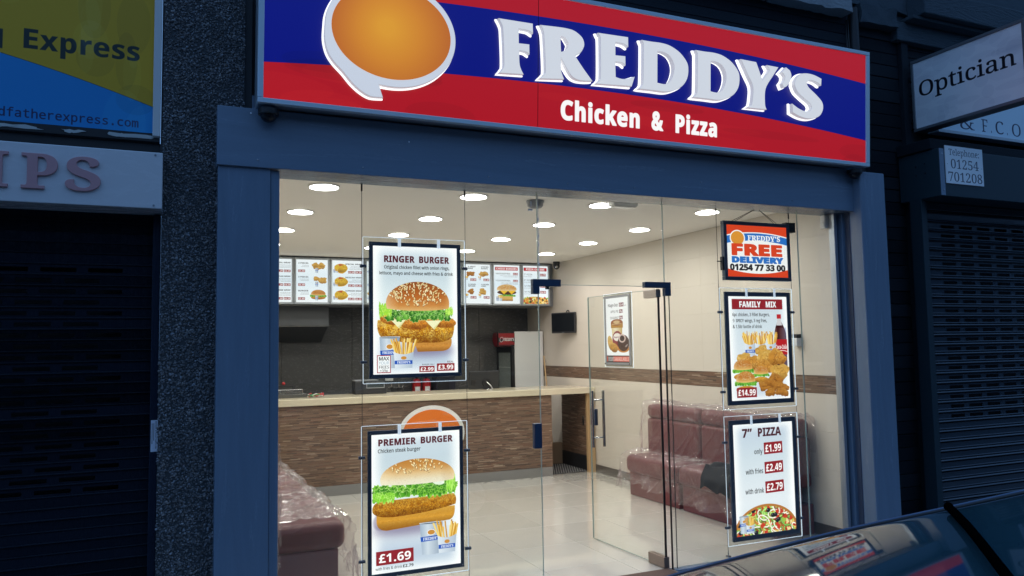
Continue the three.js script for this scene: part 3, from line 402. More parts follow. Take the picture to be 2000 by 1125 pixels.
{ const t = thing('glass_door', 'frameless glass door standing open into the shop with long steel handles', 'door', [3.425, 0, -0.045], undefined, Math.PI / 2 + 0.035);
  // local x runs from the hinge into the shop
  part('pane', bx(0.0, 1.02, 0.012, 2.09, -0.006, 0.006), M.glass, t);
  part('glass_edge', [bx(1.0205, 1.024, 0.012, 2.09, -0.006, 0.006), bx(0, 1.02, 2.0905, 2.094, -0.006, 0.006), bx(0, 1.02, 0.008, 0.0115, -0.006, 0.006)], M.glassEdge, t);
  part('edge_seal', bx(-0.008, -0.0005, 0.012, 2.04, -0.008, 0.008), M.black, t);
  part('floor_hinge', rb(-0.012, 0.19, 0.004, 0.085, -0.024, 0.024, 0.003), mat(0.3, 0.24, 0.2, 0.3, { metalness: 0.7 }), t);
  part('top_hinge', rb(-0.008, 0.16, 2.03, 2.092, -0.022, 0.022, 0.003), mat(0.45, 0.42, 0.38, 0.3, { metalness: 0.7 }), t);
  for (const s of [-1, 1]) part('handle', [cyl(0.0125, 0.48, 0.9, 1.04, 0.055 * s, 'y', 14), cyl(0.007, 0.05, 0.9, 1.2, 0.03 * s, 'z'), cyl(0.007, 0.05, 0.9, 0.88, 0.03 * s, 'z')], M.chrome, t);
  part('lock', rb(0.93, 1.0, 0.98, 1.12, -0.016, 0.016, 0.003), M.frameDark, t);
}
part('doormat', rb(2.6, 3.43, -0.002, 0.006, -0.03, 0.18, 0.003), mat(0.14, 0.085, 0.06, 0.95, { bumpMap: rep(fineN, 8, 2), bumpScale: 0.003 }), null); tag(scene.children.at(-1), 'brown doormat on the threshold of the open glass door', 'doormat');
{ const t = thing('entrance_step', 'low step under the doorway in front of the doormat', 'step'); part('tread', rb(2.38, 3.47, -0.14, -0.004, -0.035, 0.3, 0.006), mat(0.2, 0.15, 0.12, 0.7), t); }

// ---------------------------------------------------------------- the long lit fascia sign
{ const t = thing('shop_sign', 'long lit fascia sign in red and blue with raised white letters', 'shop sign', [0, 3.117, 0.30]); t.rotation.x = -0 + 0.0593;
  const U0 = 0.452, U1 = 5.328, T = 0.96;
  part('case', bx(U0 + 0.01, U1 - 0.01, 0.004, T - 0.004, -0.28, -0.03), M.alu, t);
  for (const g of [rb(U0, U1, 0, 0.03, -0.04, 0.012, 0.004), rb(U0, U1, T - 0.03, T, -0.04, 0.012, 0.004), rb(U0, U0 + 0.032, 0.0305, T - 0.0305, -0.04, 0.0115, 0.004), rb(U1 - 0.04, U1, 0.0305, T - 0.0305, -0.04, 0.0115, 0.004)]) part('frame', g, mat(0.62, 0.72, 0.78, 0.4), t);
  const seam = 2.262, a0 = 0.484, b1 = 5.288, v0 = 0.03, v1 = 0.93;
  const face = (x0, x1, words, seed) => canvas(Math.round(1500 * (x1 - x0) / (b1 - a0)) + 400, 640, (g, w, h) => {
    const X = (u) => (u - x0) / (x1 - x0) * w, Y = (v) => (v1 - v) / (v1 - v0) * h;
    g.fillStyle = '#ab1420'; g.fillRect(0, 0, w, h); g.fillStyle = '#08107c'; g.beginPath();
    for (let i = 0; i <= 60; i++) { const u = x0 + (x1 - x0) * i / 60; g.lineTo(X(u), Y(0.792 - 0.0160 * (u - 2.8) ** 2)); }
    for (let i = 60; i >= 0; i--) { const u = x0 + (x1 - x0) * i / 60; g.lineTo(X(u), Y(0.337 - 0.0185 * (u - 2.75) ** 2)); }
    g.fill();
    const r = RNG(seed); for (let i = 0; i < 9; i++) { g.globalAlpha = 0.05; g.fillStyle = r() < 0.5 ? '#000' : '#ff5040'; g.beginPath(); g.ellipse(r() * w, h * (0.7 + 0.4 * r()), 60 + r() * 160, 20 + r() * 40, 0, 0, TAU); g.fill(); } g.globalAlpha = 1;
    if (words) { g.save(); g.translate(X(2.43), Y(0.106)); const k = 0.131 / 0.9 * h / 0.735; g.scale(w / (x1 - x0) / (h / 0.9), 1); g.font = `bold ${k}px sans-serif`; g.fillStyle = '#fff'; g.strokeStyle = '#fff'; g.lineWidth = k * 0.055; g.lineJoin = 'round'; let x = 0; const W = [['Chicken', 0, 0.655], ['&', 0.742, 0.104], ['Pizza', 0.943, 0.398]]; for (const [s, off, ww] of W) { g.save(); g.letterSpacing = '3px'; const m = g.measureText(s).width; g.translate(off * h / 0.9, 0); g.scale((ww * h / 0.9) / m, 1); g.fillText(s, 0, 0); g.strokeText(s, 0, 0); g.restore(); } g.restore(); }
  });
  for (const [x0, x1, wds, s] of [[a0, seam - 0.002, false, 1], [seam + 0.002, b1, true, 2]]) { const p = part('sign_panel', rb(x0, x1, v0, v1, -0.03, -0.002, 0.001, 1), mat(0.05, 0.05, 0.05, 0.4), t); part('lit_face', plane(x1 - x0, v1 - v0, (x0 + x1) / 2, (v0 + v1) / 2, 0), lit(face(x0, x1, wds, s), 0.95, 0.28), p); }
  const faceM = mat(0.5, 0.5, 0.5, 0.35, { emissive: rgb(0.62, 0.63, 0.63), emissiveIntensity: 0.92 }), sideM = mat(0.5, 0.5, 0.5, 0.4, { emissive: rgb(0.5, 0.5, 0.52), emissiveIntensity: 0.72 }), rimM = mat(0.7, 0.7, 0.7, 0.4, { emissive: rgb(1, 1, 1), emissiveIntensity: 1.15 });
  const D = 0.06;
  const raise = (name, shape, m = [faceM, sideM]) => {
    const p = part(name, new THREE.ExtrudeGeometry(shape, { depth: D - 0.022, bevelEnabled: true, bevelThickness: 0.004, bevelSize: 0.003, bevelOffset: -0.003, bevelSegments: 2, curveSegments: 8 }).translate(0, 0, 0.018), m, t);
    part('lit_rim', new THREE.ExtrudeGeometry(shape, { depth: 0.014, bevelEnabled: true, bevelThickness: 0.006, bevelSize: 0.007, bevelOffset: 0.0, bevelSegments: 3, curveSegments: 8 }).translate(0, 0, 0.006), rimM, p);
  };
  const L = (s) => s.split(' ').map((p) => p.split(',').map((v) => v / 1000));
  const Dh = '3179,662 3238,663 3297,638 3330,583 3330,524 3304,461 3268,431 3233,424 3179,428', Do = '3049,722 3127,722 3220,724 3297,713 3380,675 3441,613 3454,554 3441,488 3399,432 3334,395 3257,373 3151,371 3022,368 3053,396 3062,441 3064,675 3058,704';
  const letters = [
    ['1944,706 2193,708 2195,640 2161,655 2090,656 2092,562 2169,565 2170,497 2140,511 2095,511 2098,433 2108,394 2129,358 1950,346 1974,376 1985,417 1976,623 1966,670'],
    ['2249,708 2349,713 2437,715 2505,707 2564,673 2584,634 2580,600 2554,559 2514,535 2581,454 2651,378 2592,371 2528,373 2476,403 2404,506 2409,418 2431,363 2244,345 2277,378 2288,416 2277,621 2267,676', '2395,660 2437,655 2468,612 2456,571 2417,547 2402,545'],
    ['2692,720 2937,725 2938,655 2899,671 2833,672 2834,583 2915,587 2916,520 2889,535 2833,535 2837,430 2884,423 2934,430 2993,452 2968,378 2675,363 2705,392 2714,436 2711,673 2703,701'],
    [Do, Dh], [Do, Dh, 0.470],
    ['3934,703 4083,700 4113,637 4144,567 4205,643 4208,666 4189,690 4303,688 4249,614 4176,506 4170,387 4186,345 3995,340 4035,363 4046,403 4051,506 4001,593'],
    ['4379,698 4418,678 4433,642 4421,596 4389,552 4354,533 4337,565 4360,593 4367,624 4347,646 4331,652'],
    ['4519,660 4585,677 4664,674 4745,653 4741,597 4691,619 4624,625 4588,601 4611,568 4691,517 4751,467 4761,412 4731,358 4677,330 4604,317 4519,326 4444,351 4441,420 4506,390 4571,374 4624,382 4641,409 4624,438 4558,476 4493,519 4463,571 4473,612'],
  ];
  for (const [o, h, dx] of letters) { const sh = (q) => L(q).map(([x, y]) => [x + (typeof dx === 'number' ? dx : 0), y - (typeof dx === 'number' ? 0.007 : 0)]); raise('raised_letter', smoothShape(sh(o), h ? [sh(h)] : [])); }
  // speech-bubble emblem, its mascot left out
  const oval = []; for (let i = 0; i < 40; i++) { const a = -1.72 + i / 39 * 4.86; oval.push([1.237 + 0.412 * Math.cos(a), 0.503 + 0.335 * Math.sin(a)]); }
  const bub = [[1.155, 0.172], ...oval.slice(1), [0.8225, 0.415], [0.8415, 0.335], [0.88, 0.277], [0.937, 0.222], [0.99, 0.164], [1.048, 0.119], [1.107, 0.094], [1.181, 0.096]];
  raise('emblem_backing', smoothShape(bub), [mat(0.5, 0.5, 0.5, 0.35, { emissive: rgb(0.57, 0.60, 0.64), emissiveIntensity: 0.9 }), sideM]);
  const or = canvas(512, 400, (g, w, h) => { const gr = g.createRadialGradient(w * 0.45, h * 0.45, 30, w * 0.5, h * 0.5, w * 0.52); gr.addColorStop(0, '#d8982f'); gr.addColorStop(0.45, '#cc832b'); gr.addColorStop(1, '#b56428'); g.fillStyle = gr; g.fillRect(0, 0, w, h); });
  part('emblem_disc', new THREE.CircleGeometry(1, 72).scale(0.376, 0.292, 1).translate(1.238, 0.506, D + 0.002), lit(or, 1, 0.35), t);
}
for (const [x, l, nm] of [[1.4, 'left', 0], [3.8, 'right', 1]]) { // light that the sign throws on the street
  const a = new THREE.RectAreaLight(nm ? rgb(0.9, 0.35, 0.4) : rgb(0.7, 0.3, 0.45), 0.10, 2.3, 0.85); a.position.set(x, 3.6, 0.42); a.lookAt(x, 3.3, 6); a.name = 'sign_glow'; scene.add(a);
}
for (const [x, l] of [[0.522, 'left'], [5.235, 'right']]) {
  const t = thing('dome_camera', `black dome camera under the ${l} end of the lit fascia sign`, 'camera', [x, 3.085, 0.235]);
  part('base', cyl(0.06, 0.03, 0, 0, 0, 'y', 24), M.black, t); part('dome', new THREE.SphereGeometry(0.05, 24, 12, 0, TAU, Math.PI / 2, Math.PI / 2).translate(0, -0.014, 0), mat(0.01, 0.01, 0.012, 0.12), t); part('collar', new THREE.TorusGeometry(0.052, 0.007, 8, 28).rotateX(Math.PI / 2).translate(0, -0.016, 0), M.dark, t);
}

// ---------------------------------------------------------------- lit posters hung in the window
const frameP = mat(0.03, 0.05, 0.085, 0.4);
function poster(name, label, x0, x1, y0, y1, tex, fx, fy, cable) {
  const t = thing(name, label, 'poster', [(x0 + x1) / 2, y0, -0.06]), w = (x1 - x0) / 2, h = y1 - y0, ax = w + 0.035, ay0 = -0.03, ay1 = h + 0.03;
  part('acrylic_sheet', bx(-ax, ax, ay0, ay1, -0.012, -0.006), M.glass, t);
  const e = 0.0035; part('lit_edge', [bx(-ax - e, -ax, ay0, ay1, -0.013, -0.005), bx(ax, ax + e, ay0, ay1, -0.013, -0.005), bx(-ax, ax, ay1, ay1 + e, -0.013, -0.005), bx(-ax, ax, ay0 - e, ay0, -0.013, -0.005)], M.edgeLit, t);
  part('frame', [rb(-w, w, 0, fy, -0.005, 0.012, 0.002), rb(-w, w, h - fy, h, -0.005, 0.012, 0.002), rb(-w, -w + fx, fy, h - fy, -0.005, 0.012, 0.002), rb(w - fx, w, fy, h - fy, -0.005, 0.012, 0.002)], frameP, t);
  part('light_panel', bx(-w + fx, w - fx, fy, h - fy, -0.005, 0.003), M.dark, t);
  part('lit_print', plane(2 * (w - fx), h - 2 * fy, 0, h / 2, 0.005), lit(tex, 1.2, 0.3), t);
  for (const x of [-w * 0.36, w * 0.5]) part('clip', rb(x - 0.011, x + 0.011, h - fy - 0.006, h + 0.03, 0.0125, 0.017, 0.002), M.edgeLit, t);
  for (const x of [-ax, ax]) for (const y of [0.12 * h, 0.82 * h]) part('clamp', [cyl(0.011, 0.04, x, y, -0.01, 'x', 12), rb(x - 0.012, x + 0.012, y - 0.006, y + 0.006, -0.02, 0.006, 0.002)], M.frameDark, t);
  const s = []; for (const x of [-w + 0.014, w - 0.014]) for (const y of [0.016, h / 2, h - 0.016]) s.push(cyl(0.005, 0.004, x, y, 0.0135, 'z', 10)); part('screw', s, M.chrome, t, 'stuff');
}
poster('lit_poster', 'lit poster of a sesame burger with fries and cup, upper left in the window', 1.19, 1.824, 1.48, 2.375, ringer, 0.026, 0.026);
poster('lit_poster', 'lit poster of a pale bun burger, lower left in front of the counter', 1.178, 1.826, 0.215, 1.145, premier, 0.024, 0.026);
poster('lit_poster', 'lit poster of burgers, fried chicken and a drink bottle, upper right in the window', 4.066, 4.742, 1.175, 2.082, family, 0.035, 0.036);
poster('lit_poster', 'lit poster with three prices above a vegetable pizza, lower right in the window', 4.064, 4.744, 0.115, 1.057, pizza, 0.035, 0.036);
{ const t = thing('delivery_sign', 'square lit hanging sign in orange, white and blue above the right posters', 'sign', [4.425, 2.177, -0.06]);
  part('frame', [rb(-0.345, 0.345, 0, 0.03, -0.03, 0.012, 0.004), rb(-0.345, 0.345, 0.452, 0.482, -0.03, 0.012, 0.004), rb(-0.345, -0.314, 0.0305, 0.4515, -0.03, 0.012, 0.004), rb(0.314, 0.345, 0.0305, 0.4515, -0.03, 0.012, 0.004)], frameP, t);
  part('back', bx(-0.315, 0.315, 0.03, 0.452, -0.028, 0.0), M.dark, t); part('lit_print', plane(0.63, 0.423, 0, 0.241, 0.003), lit(delivery, 1.0, 0.3), t);
  part('plug', [rb(-0.36, -0.346, 0.08, 0.19, -0.03, 0.0, 0.002), rb(-0.40, -0.36, 0.148, 0.156, -0.02, -0.012, 0.001)], M.black, t);
  for (const [a, b] of [[[-0.25, 0.482, -0.01], [-0.03, 0.585, 0.01]], [[0.23, 0.482, -0.01], [0.03, 0.585, 0.01]], [[-0.22, 0.482, -0.01], [-0.025, 0.585, 0.012]], [[0.2, 0.482, -0.01], [0.025, 0.585, 0.012]]]) part('cord', rod(a, b, 0.0022), M.black, t); }
[[1.147, 'leftmost steel cable hanging along the left side of the two burger posters'], [1.867, 'steel cable hanging along the right side of the two burger posters'], [4.025, 'steel cable hanging along the left side of the two right posters'], [4.783, 'steel cable hanging along the right side of the two right posters']].forEach(([x, l]) => {
  const t = thing('display_cable', l, 'cable', [x, 0, -0.07]); part('wire', cyl(0.0019, 2.72, 0, 1.385, 0, 'y', 8), M.dark, t); part('top_stop', cyl(0.006, 0.05, 0, 2.735, 0, 'y', 10), M.dark, t); part('floor_stop', [cyl(0.022, 0.006, 0, 0.009, 0, 'y', 18), cyl(0.006, 0.05, 0, 0.035, 0, 'y', 10, 0.003)], M.chrome, t);
});
{ const t = thing('hanging_string', 'thin knotted white string hanging in front of the doorway joint', 'string', [2.389, 2.15, 0.016]); part('string', cyl(0.0022, 0.6, 0, 0.3, 0, 'y', 6), M.white, t); for (const y of [0.1, 0.24, 0.3, 0.42]) part('knot', new THREE.SphereGeometry(0.006, 8, 6).scale(1, 1.8, 1).translate(0, y, 0), M.white, t); }

// ---------------------------------------------------------------- ceiling fittings
{ const cols = ['leftmost', 'second from left', 'second from right', 'rightmost'], rows = ['row nearest the window', 'second row from the window', 'third row from the window', 'back row by the menu boards'];
  let proto;
  [1.035, 2.22, 3.40, 4.52].forEach((x, i) => [-0.81, -1.94, -3.04, -4.15].forEach((z, j) => {
    let t;
    if (!proto) { t = proto = thing('ceiling_light', '', 'ceiling light'); part('rim', new THREE.LatheGeometry([[0.1, 0.0], [0.112, -0.002], [0.118, -0.007], [0.112, -0.010], [0.103, -0.009]].map((p) => new THREE.Vector2(...p)), 32), M.white, t); part('light_disc', new THREE.CylinderGeometry(0.103, 0.103, 0.012, 32).translate(0, -0.007, 0), M.lamp, t); }
    else { t = proto.clone(); t.name = numbered('ceiling_light'); scene.add(t); }
    t.position.set(x, H - 0.0005, z); t.userData = { label: `round ceiling light, ${cols[i]} in the ${rows[j]}`, category: 'ceiling light', group: 'round ceiling lights of the shop' };
    const s = new THREE.SpotLight(rgb(1, 0.978, 0.945), 3.5, 0, 1.5, 0.6, 2); s.position.set(x, H - 0.0075, z); s.target.position.set(x, 0, z); s.castShadow = true; s.shadow.radius = 5; s.name = 'ceiling_lamp'; scene.add(s, s.target);
  })); }
{ const t = thing('smoke_detector', 'round grey smoke detector on the ceiling near the window', 'smoke detector', [2.776, H, -0.83]); part('body', new THREE.LatheGeometry([[0, -0.06], [0.05, -0.06], [0.065, -0.045], [0.068, -0.02], [0.075, -0.016], [0.075, -0.001]].map((p) => new THREE.Vector2(...p)), 28), M.grey, t); }
{ const t = thing('emergency_light', 'white oblong emergency light on the ceiling near the window', 'light fitting', [3.5, H, -0.62]); part('body', rb(-0.12, 0.12, -0.045, -0.001, -0.05, 0.05, 0.01), M.white, t); part('cover', rb(-0.105, 0.105, -0.056, -0.046, -0.04, 0.04, 0.004), mat(0.8, 0.8, 0.78, 0.2), t); }
{ const t = thing('dome_camera', 'small black dome camera on the ceiling at the corner of the right wall', 'camera', [5.11, H, -5.02]); part('base', cyl(0.05, 0.03, 0, -0.016, 0, 'y', 24), M.black, t); part('eye', new THREE.SphereGeometry(0.05, 20, 14).scale(1, 1.2, 1).translate(0, -0.055, 0), mat(0.015, 0.015, 0.017, 0.25), t); part('lens', cyl(0.018, 0.02, -0.02, -0.08, 0.04, 'z', 14), M.chrome, t); }

// ---------------------------------------------------------------- menu boards on their bulkhead
part('bulkhead', bx(XL, XR - 0.001, 2.25, H - 0.001, -5.9, -5.335), M.grey, null); tag(scene.children.at(-1), 'grey bulkhead carrying the row of lit menu boards', 'bulkhead');
{ const kinds = ['wraps', 'pieces', 'wraps', 'buckets', 'pieces', 'buckets', 'sides', 'cheese', 'pizza'], L = ['lit menu board at the far left end of the row, hidden behind the left pillar', 'lit menu board of chicken and a burger beside the left pillar', 'lit menu board of three yellow wraps', 'lit menu board of chicken boxes left of the upper burger poster', 'lit menu board behind the upper burger poster, left of two', 'lit menu board behind the upper burger poster, right of two', 'lit menu board of wings, nuggets, popcorn and strips', 'lit menu board headed with cheese burgers', 'lit menu board of pizza offers, rightmost in the row'];
  for (let k = 0; k < 9; k++) { const x0 = 1.0 + k * 0.4575, x1 = x0 + 0.4545; const t = thing('menu_board', L[k], 'menu board', [(x0 + x1) / 2, 2.256, -5.33]); const w = (x1 - x0) / 2, h = 0.605;
    part('frame', [rb(-w, w, 0, 0.026, 0, 0.08, 0.006), rb(-w, w, h - 0.026, h, 0, 0.08, 0.006), rb(-w, -w + 0.026, 0.0265, h - 0.0265, 0, 0.08, 0.006), rb(w - 0.026, w, 0.0265, h - 0.0265, 0, 0.08, 0.006)], M.alu, t);
    part('lit_screen', plane(2 * w - 0.052, h - 0.052, 0, h / 2, 0.06), lit(menu(kinds[k], 40 + k), 1.05, 0.3), t); }
}

// ---------------------------------------------------------------- counter
{ const t = thing('counter', 'long shop counter clad in brown split-face strips with cream slab top', 'counter', [0, 0, -4.17]);
  part('slab_top', rb(XL, 5.19, 1.035, 1.112, -0.72, 0.03, 0.006), M.slab, t);
  part('carcass', bx(XL, 4.55, 0.0, 1.034, -0.6, -0.02), M.dark, t);
  part('mosaic_front', merge(mosaic(XL, 4.562, 0.115, 1.034, 0.02, 8)), M.mosaic, t, 'stuff');
  part('mosaic_end', merge(mosaic(0, 0.55, 0.115, 1.034, 0.014, 18)).rotateY(Math.PI / 2).translate(4.5645, 0, -0.03), M.mosaic, t, 'stuff');
  part('plinth', rb(XL, 4.56, 0, 0.113, -0.55, 0.004, 0.002), M.plinth, t);
}
{ const t = thing('counter_emblem', 'oval orange emblem with white border on the front of the counter', 'emblem', [2.93, 0.635, -4.166]);
  part('border', new THREE.ExtrudeGeometry(new THREE.Shape(new THREE.EllipseCurve(0, 0, 0.415, 0.335, 0, TAU).getPoints(64)), { depth: 0.012, bevelEnabled: true, bevelSize: 0.003, bevelThickness: 0.003, bevelSegments: 2 }), mat(0.74, 0.73, 0.7, 0.4), t);
  part('disc', new THREE.ExtrudeGeometry(new THREE.Shape(new THREE.EllipseCurve(0, 0, 0.368, 0.29, 0, TAU).getPoints(64)), { depth: 0.003, bevelEnabled: false }).translate(0, 0, 0.0155), mat(0.72, 0.17, 0.018, 0.35), t); }
{ const t = thing('counter_gate', 'low gate of brown strips standing open along the right wall behind the counter end', 'gate', [5.165, 0, -4.27], undefined, Math.PI / 2);
  part('core', rb(0, 0.72, 0.012, 1.02, -0.0285, -0.002, 0.003), M.dark, t); part('mosaic_face', merge(mosaic(0, 0.72, 0.2, 1.018, 0.008, 55)).rotateY(Math.PI).translate(0.72, 0, -0.038), M.mosaic, t, 'stuff'); part('kick_plate', rb(0, 0.72, 0.012, 0.198, -0.037, -0.031, 0.001), M.dark, t); part('lock', rb(0.05, 0.09, 0.6, 0.72, -0.052, -0.046, 0.002), M.chrome, t); }
{ const t = thing('timber_post', 'pale bare timber post on the right wall at the end of the counter', 'post'); part('post', rb(5.10, 5.19, 0, 1.034, -4.24, -4.19, 0.003), M.wood, t); part('post_lath', rb(5.125, 5.186, 0.0, 1.03, -4.186, -4.15, 0.003), M.wood, t); }
{ const t = thing('floor_plate', 'dark studded floor plate in the opening at the counter end', 'floor plate'); part('plate', bx(4.565, 5.185, -0.015, 0.003, -5.01, -4.262), M.dark, t); const g = []; for (let i = 0; i < 17; i++) for (let j = 0; j < 20; j++) g.push(new THREE.CylinderGeometry(0.006, 0.010, 0.004, 6).translate(4.59 + i * 0.035 + (j % 2) * 0.0175, 0.005, -4.99 + j * 0.037)); part('stud', g, mat(0.4, 0.4, 0.4, 0.4, { metalness: 0.5 }), t, 'stuff'); }

// ---------------------------------------------------------------- kitchen
{ const t = thing('extractor_hood', 'dark steel extractor hood under the menu boards at the left', 'extractor hood', [0, 0, -6.22]);
  const s = new THREE.Shape([[0, 2.45], [0.62, 2.45], [0.62, 1.99], [0.58, 1.985], [0.05, 1.78], [0, 1.78]].map((p) => new THREE.Vector2(...p))); part('canopy', new THREE.ExtrudeGeometry(s, { depth: 1.5, bevelEnabled: false }).rotateY(-Math.PI / 2).translate(1.96, 0, 0), mat(0.10, 0.105, 0.11, 0.45, { metalness: 0.6 }), t); part('lip', rb(XL + 0.01, 1.965, 1.975, 1.995, 0.6, 0.64, 0.003), M.steel, t); }
{ const t = thing('isolator_switch', 'small orange and red switch on the kitchen wall below the hood', 'switch', [1.62, 1.83, -6.232]); part('box', rb(-0.04, 0.04, -0.04, 0.04, 0, 0.05, 0.006), mat(0.8, 0.35, 0.05, 0.4), t); part('knob', cyl(0.024, 0.03, 0, 0, 0.065, 'z', 16), M.red, t); }
{ const t = thing('drinks_fridge', 'tall drinks fridge with white side and curved red header against the right wall', 'fridge', [4.68, 0, -5.655]);
  part('cabinet', rb(0.03, 0.5, 0, 1.89, -0.62, 0, 0.006), M.white, t); part('door_frame', [rb(-0.02, 0.028, 0.1, 1.66, -0.06, 0.0, 0.004), rb(-0.02, 0.028, 0.1, 1.66, -0.61, -0.55, 0.004), rb(-0.02, 0.028, 0.1, 0.18, -0.55, -0.06, 0.004), rb(-0.02, 0.028, 1.58, 1.66, -0.55, -0.06, 0.004)], M.black, t);
  part('door_glass', bx(-0.01, -0.002, 0.18, 1.58, -0.55, -0.06), M.glass, t); part('cavity', bx(0.0, 0.029, 0.18, 1.58, -0.55, -0.06), mat(0.4, 0.42, 0.42, 0.5), t); for (const y of [0.75, 1.05, 1.35]) part('shelf', bx(-0.0015, 0.02, y, y + 0.012, -0.549, -0.061), M.white, t);
  part('plinth', rb(0.0, 0.029, 0, 0.1, -0.61, -0.005, 0.003), M.black, t); part('side_trim', rb(-0.03, 0.028, 1.665, 1.89, -0.03, 0.002, 0.004), M.black, t);
  const sh = new THREE.Shape(); sh.moveTo(0.028, 1.67); sh.lineTo(-0.05, 1.67); sh.quadraticCurveTo(-0.12, 1.80, -0.06, 1.885); sh.lineTo(0.028, 1.885); part('header', new THREE.ExtrudeGeometry(sh, { depth: 0.58, bevelEnabled: false }).translate(0, 0, -0.615), mat(0.28, 0.012, 0.015, 0.35), t);
  part('header_print', plane(0.26, 0.17, -0.1, 1.78, 0.004), flat(canvas(260, 170, (g, w, h) => { g.fillStyle = '#141012'; g.fillRect(0, 0, w, h); g.fillStyle = '#8c1218'; g.beginPath(); g.ellipse(w * 0.5, h * 0.1, w * 0.6, h * 0.45, 0, 0, TAU); g.fill(); g.beginPath(); g.ellipse(w * 0.5, h * 1.0, w * 0.6, h * 0.35, 0, 0, TAU); g.fill(); g.strokeStyle = '#ddd'; g.lineWidth = 6; g.beginPath(); g.ellipse(48, 92, 26, 36, 0.3, 0, TAU); g.stroke(); text(g, "FREDDY'S", 82, 112, 58, { color: '#eee', font: 'serif', fit: 164, bold: 1 }); })), t);
  part('header_side', bx(-0.235, 0.028, 1.685, 1.885, -0.03, 0.001), M.black, t); }
{ const t = thing('till_screen', 'black till screen seen from behind on the counter beside the fridge', 'till screen', [3.77, 1.112, -4.62]); const g = rb(-0.21, 0.21, 0, 0.235, -0.018, 0.018, 0.008).rotateX(0.16).translate(0.02, 0.012, 0); part('casing', g, M.dark, t); part('vents', rb(-0.16, -0.1, 0.06, 0.14, 0.016, 0.024, 0.003).rotateX(0.16), M.black, t); part('hub', cyl(0.055, 0.03, 0.05, 0.09, 0.035, 'z', 20), M.black, t); part('stand', [rb(0.01, 0.09, 0, 0.012, -0.02, 0.14, 0.004), tube([[0.05, 0.1, 0.045], [0.08, 0.06, 0.09], [0.1, 0.012, 0.12]], 0.008)], M.chrome, t); }
{ const t = thing('till_printer', 'dark till unit with grey framed display on the counter under the upper burger poster', 'till', [2.3, 1.112, -4.72]); part('casing', rb(-0.2, 0.2, 0, 0.16, -0.09, 0.09, 0.012), M.dark, t); part('display_frame', [rb(-0.06, 0.17, 0.07, 0.08, 0.091, 0.097, 0.002), rb(-0.06, 0.17, 0.132, 0.142, 0.091, 0.097, 0.002), rb(-0.06, -0.05, 0.0805, 0.1315, 0.091, 0.097, 0.002), rb(0.16, 0.17, 0.0805, 0.1315, 0.091, 0.097, 0.002)], M.grey, t); part('display', bx(-0.05, 0.16, 0.08, 0.132, 0.0905, 0.093), mat(0.05, 0.06, 0.06, 0.2), t); part('lid', rb(-0.2, 0.1, 0.161, 0.175, -0.09, 0.08, 0.005), M.grey, t); }
part('steel_worktop', [rb(XL + 0.02, 4.3, 0.96, 1.0, -6.2, -5.5, 0.004), bx(XL + 0.05, 4.25, 0.1, 0.955, -6.15, -5.55)], M.steel, null); tag(scene.children.at(-1), 'steel worktop along the back wall of the kitchen', 'worktop');
{ const t = thing('steel_pan', 'small steel pan stand with fittings on the kitchen worktop', 'pan', [2.9, 1.0, -5.62]); part('bowl', new THREE.LatheGeometry([[0.03, 0], [0.05, 0.01], [0.10, 0.12], [0.13, 0.13], [0.128, 0.138], [0.095, 0.13], [0.04, 0.02]].map((p) => new THREE.Vector2(...p)), 24), M.chrome, t); part('tap', [cyl(0.01, 0.07, -0.08, 0.16, 0, 'y'), cyl(0.008, 0.06, 0.02, 0.16, 0.02, 'y'), cyl(0.012, 0.02, 0.08, 0.15, 0.01, 'y')], M.chrome, t); }
{ const t = thing('wall_socket', 'small white wall socket above the steel pan', 'socket', [2.95, 1.25, -6.234]); part('plate', rb(-0.06, 0.06, -0.05, 0.05, 0, 0.012, 0.003), M.white, t); part('switch', rb(-0.035, -0.01, -0.015, 0.02, 0.0125, 0.02, 0.002), M.dark, t); }
[[3.32, 'red fire extinguisher with hose, left of the pair in the kitchen', 0], [3.47, 'red fire extinguisher, right of the pair in the kitchen', 1]].forEach(([x, l, k]) => { const t = thing('fire_extinguisher', l, 'fire extinguisher', [x, 1.0, -6.08]); part('cylinder', new THREE.LatheGeometry([[0, -0.4], [0.062, -0.4], [0.065, -0.39], [0.065, 0.17], [0.05, 0.21], [0.022, 0.225], [0, 0.226]].map((p) => new THREE.Vector2(...p)), 24), M.red, t); part('valve', [cyl(0.018, 0.04, 0, 0.245, 0), rb(-0.012, 0.012, 0.262, 0.275, -0.02, 0.07, 0.003)], M.black, t); part('hose', tube([[0.015, 0.25, 0.02], [-0.06 - 0.02 * k, 0.24, 0.03], [-0.085, 0.12, 0.03], [-0.075, -0.1, 0.03]], 0.009), M.black, t); part('paper_label', new THREE.CylinderGeometry(0.0658, 0.0658, 0.12, 16, 1, true, -0.6, 1.2).translate(0, 0.05, 0), M.white, t); });
{ const t = thing('dark_box', 'dark rectangular appliance on the worktop right of the fire extinguishers', 'appliance', [3.73, 1.0, -6.05]); part('body', rb(-0.15, 0.15, 0, 0.25, -0.1, 0.1, 0.008), mat(0.02, 0.02, 0.03, 0.35), t); part('door', rb(-0.13, 0.05, 0.03, 0.22, 0.101, 0.106, 0.003), M.black, t); }
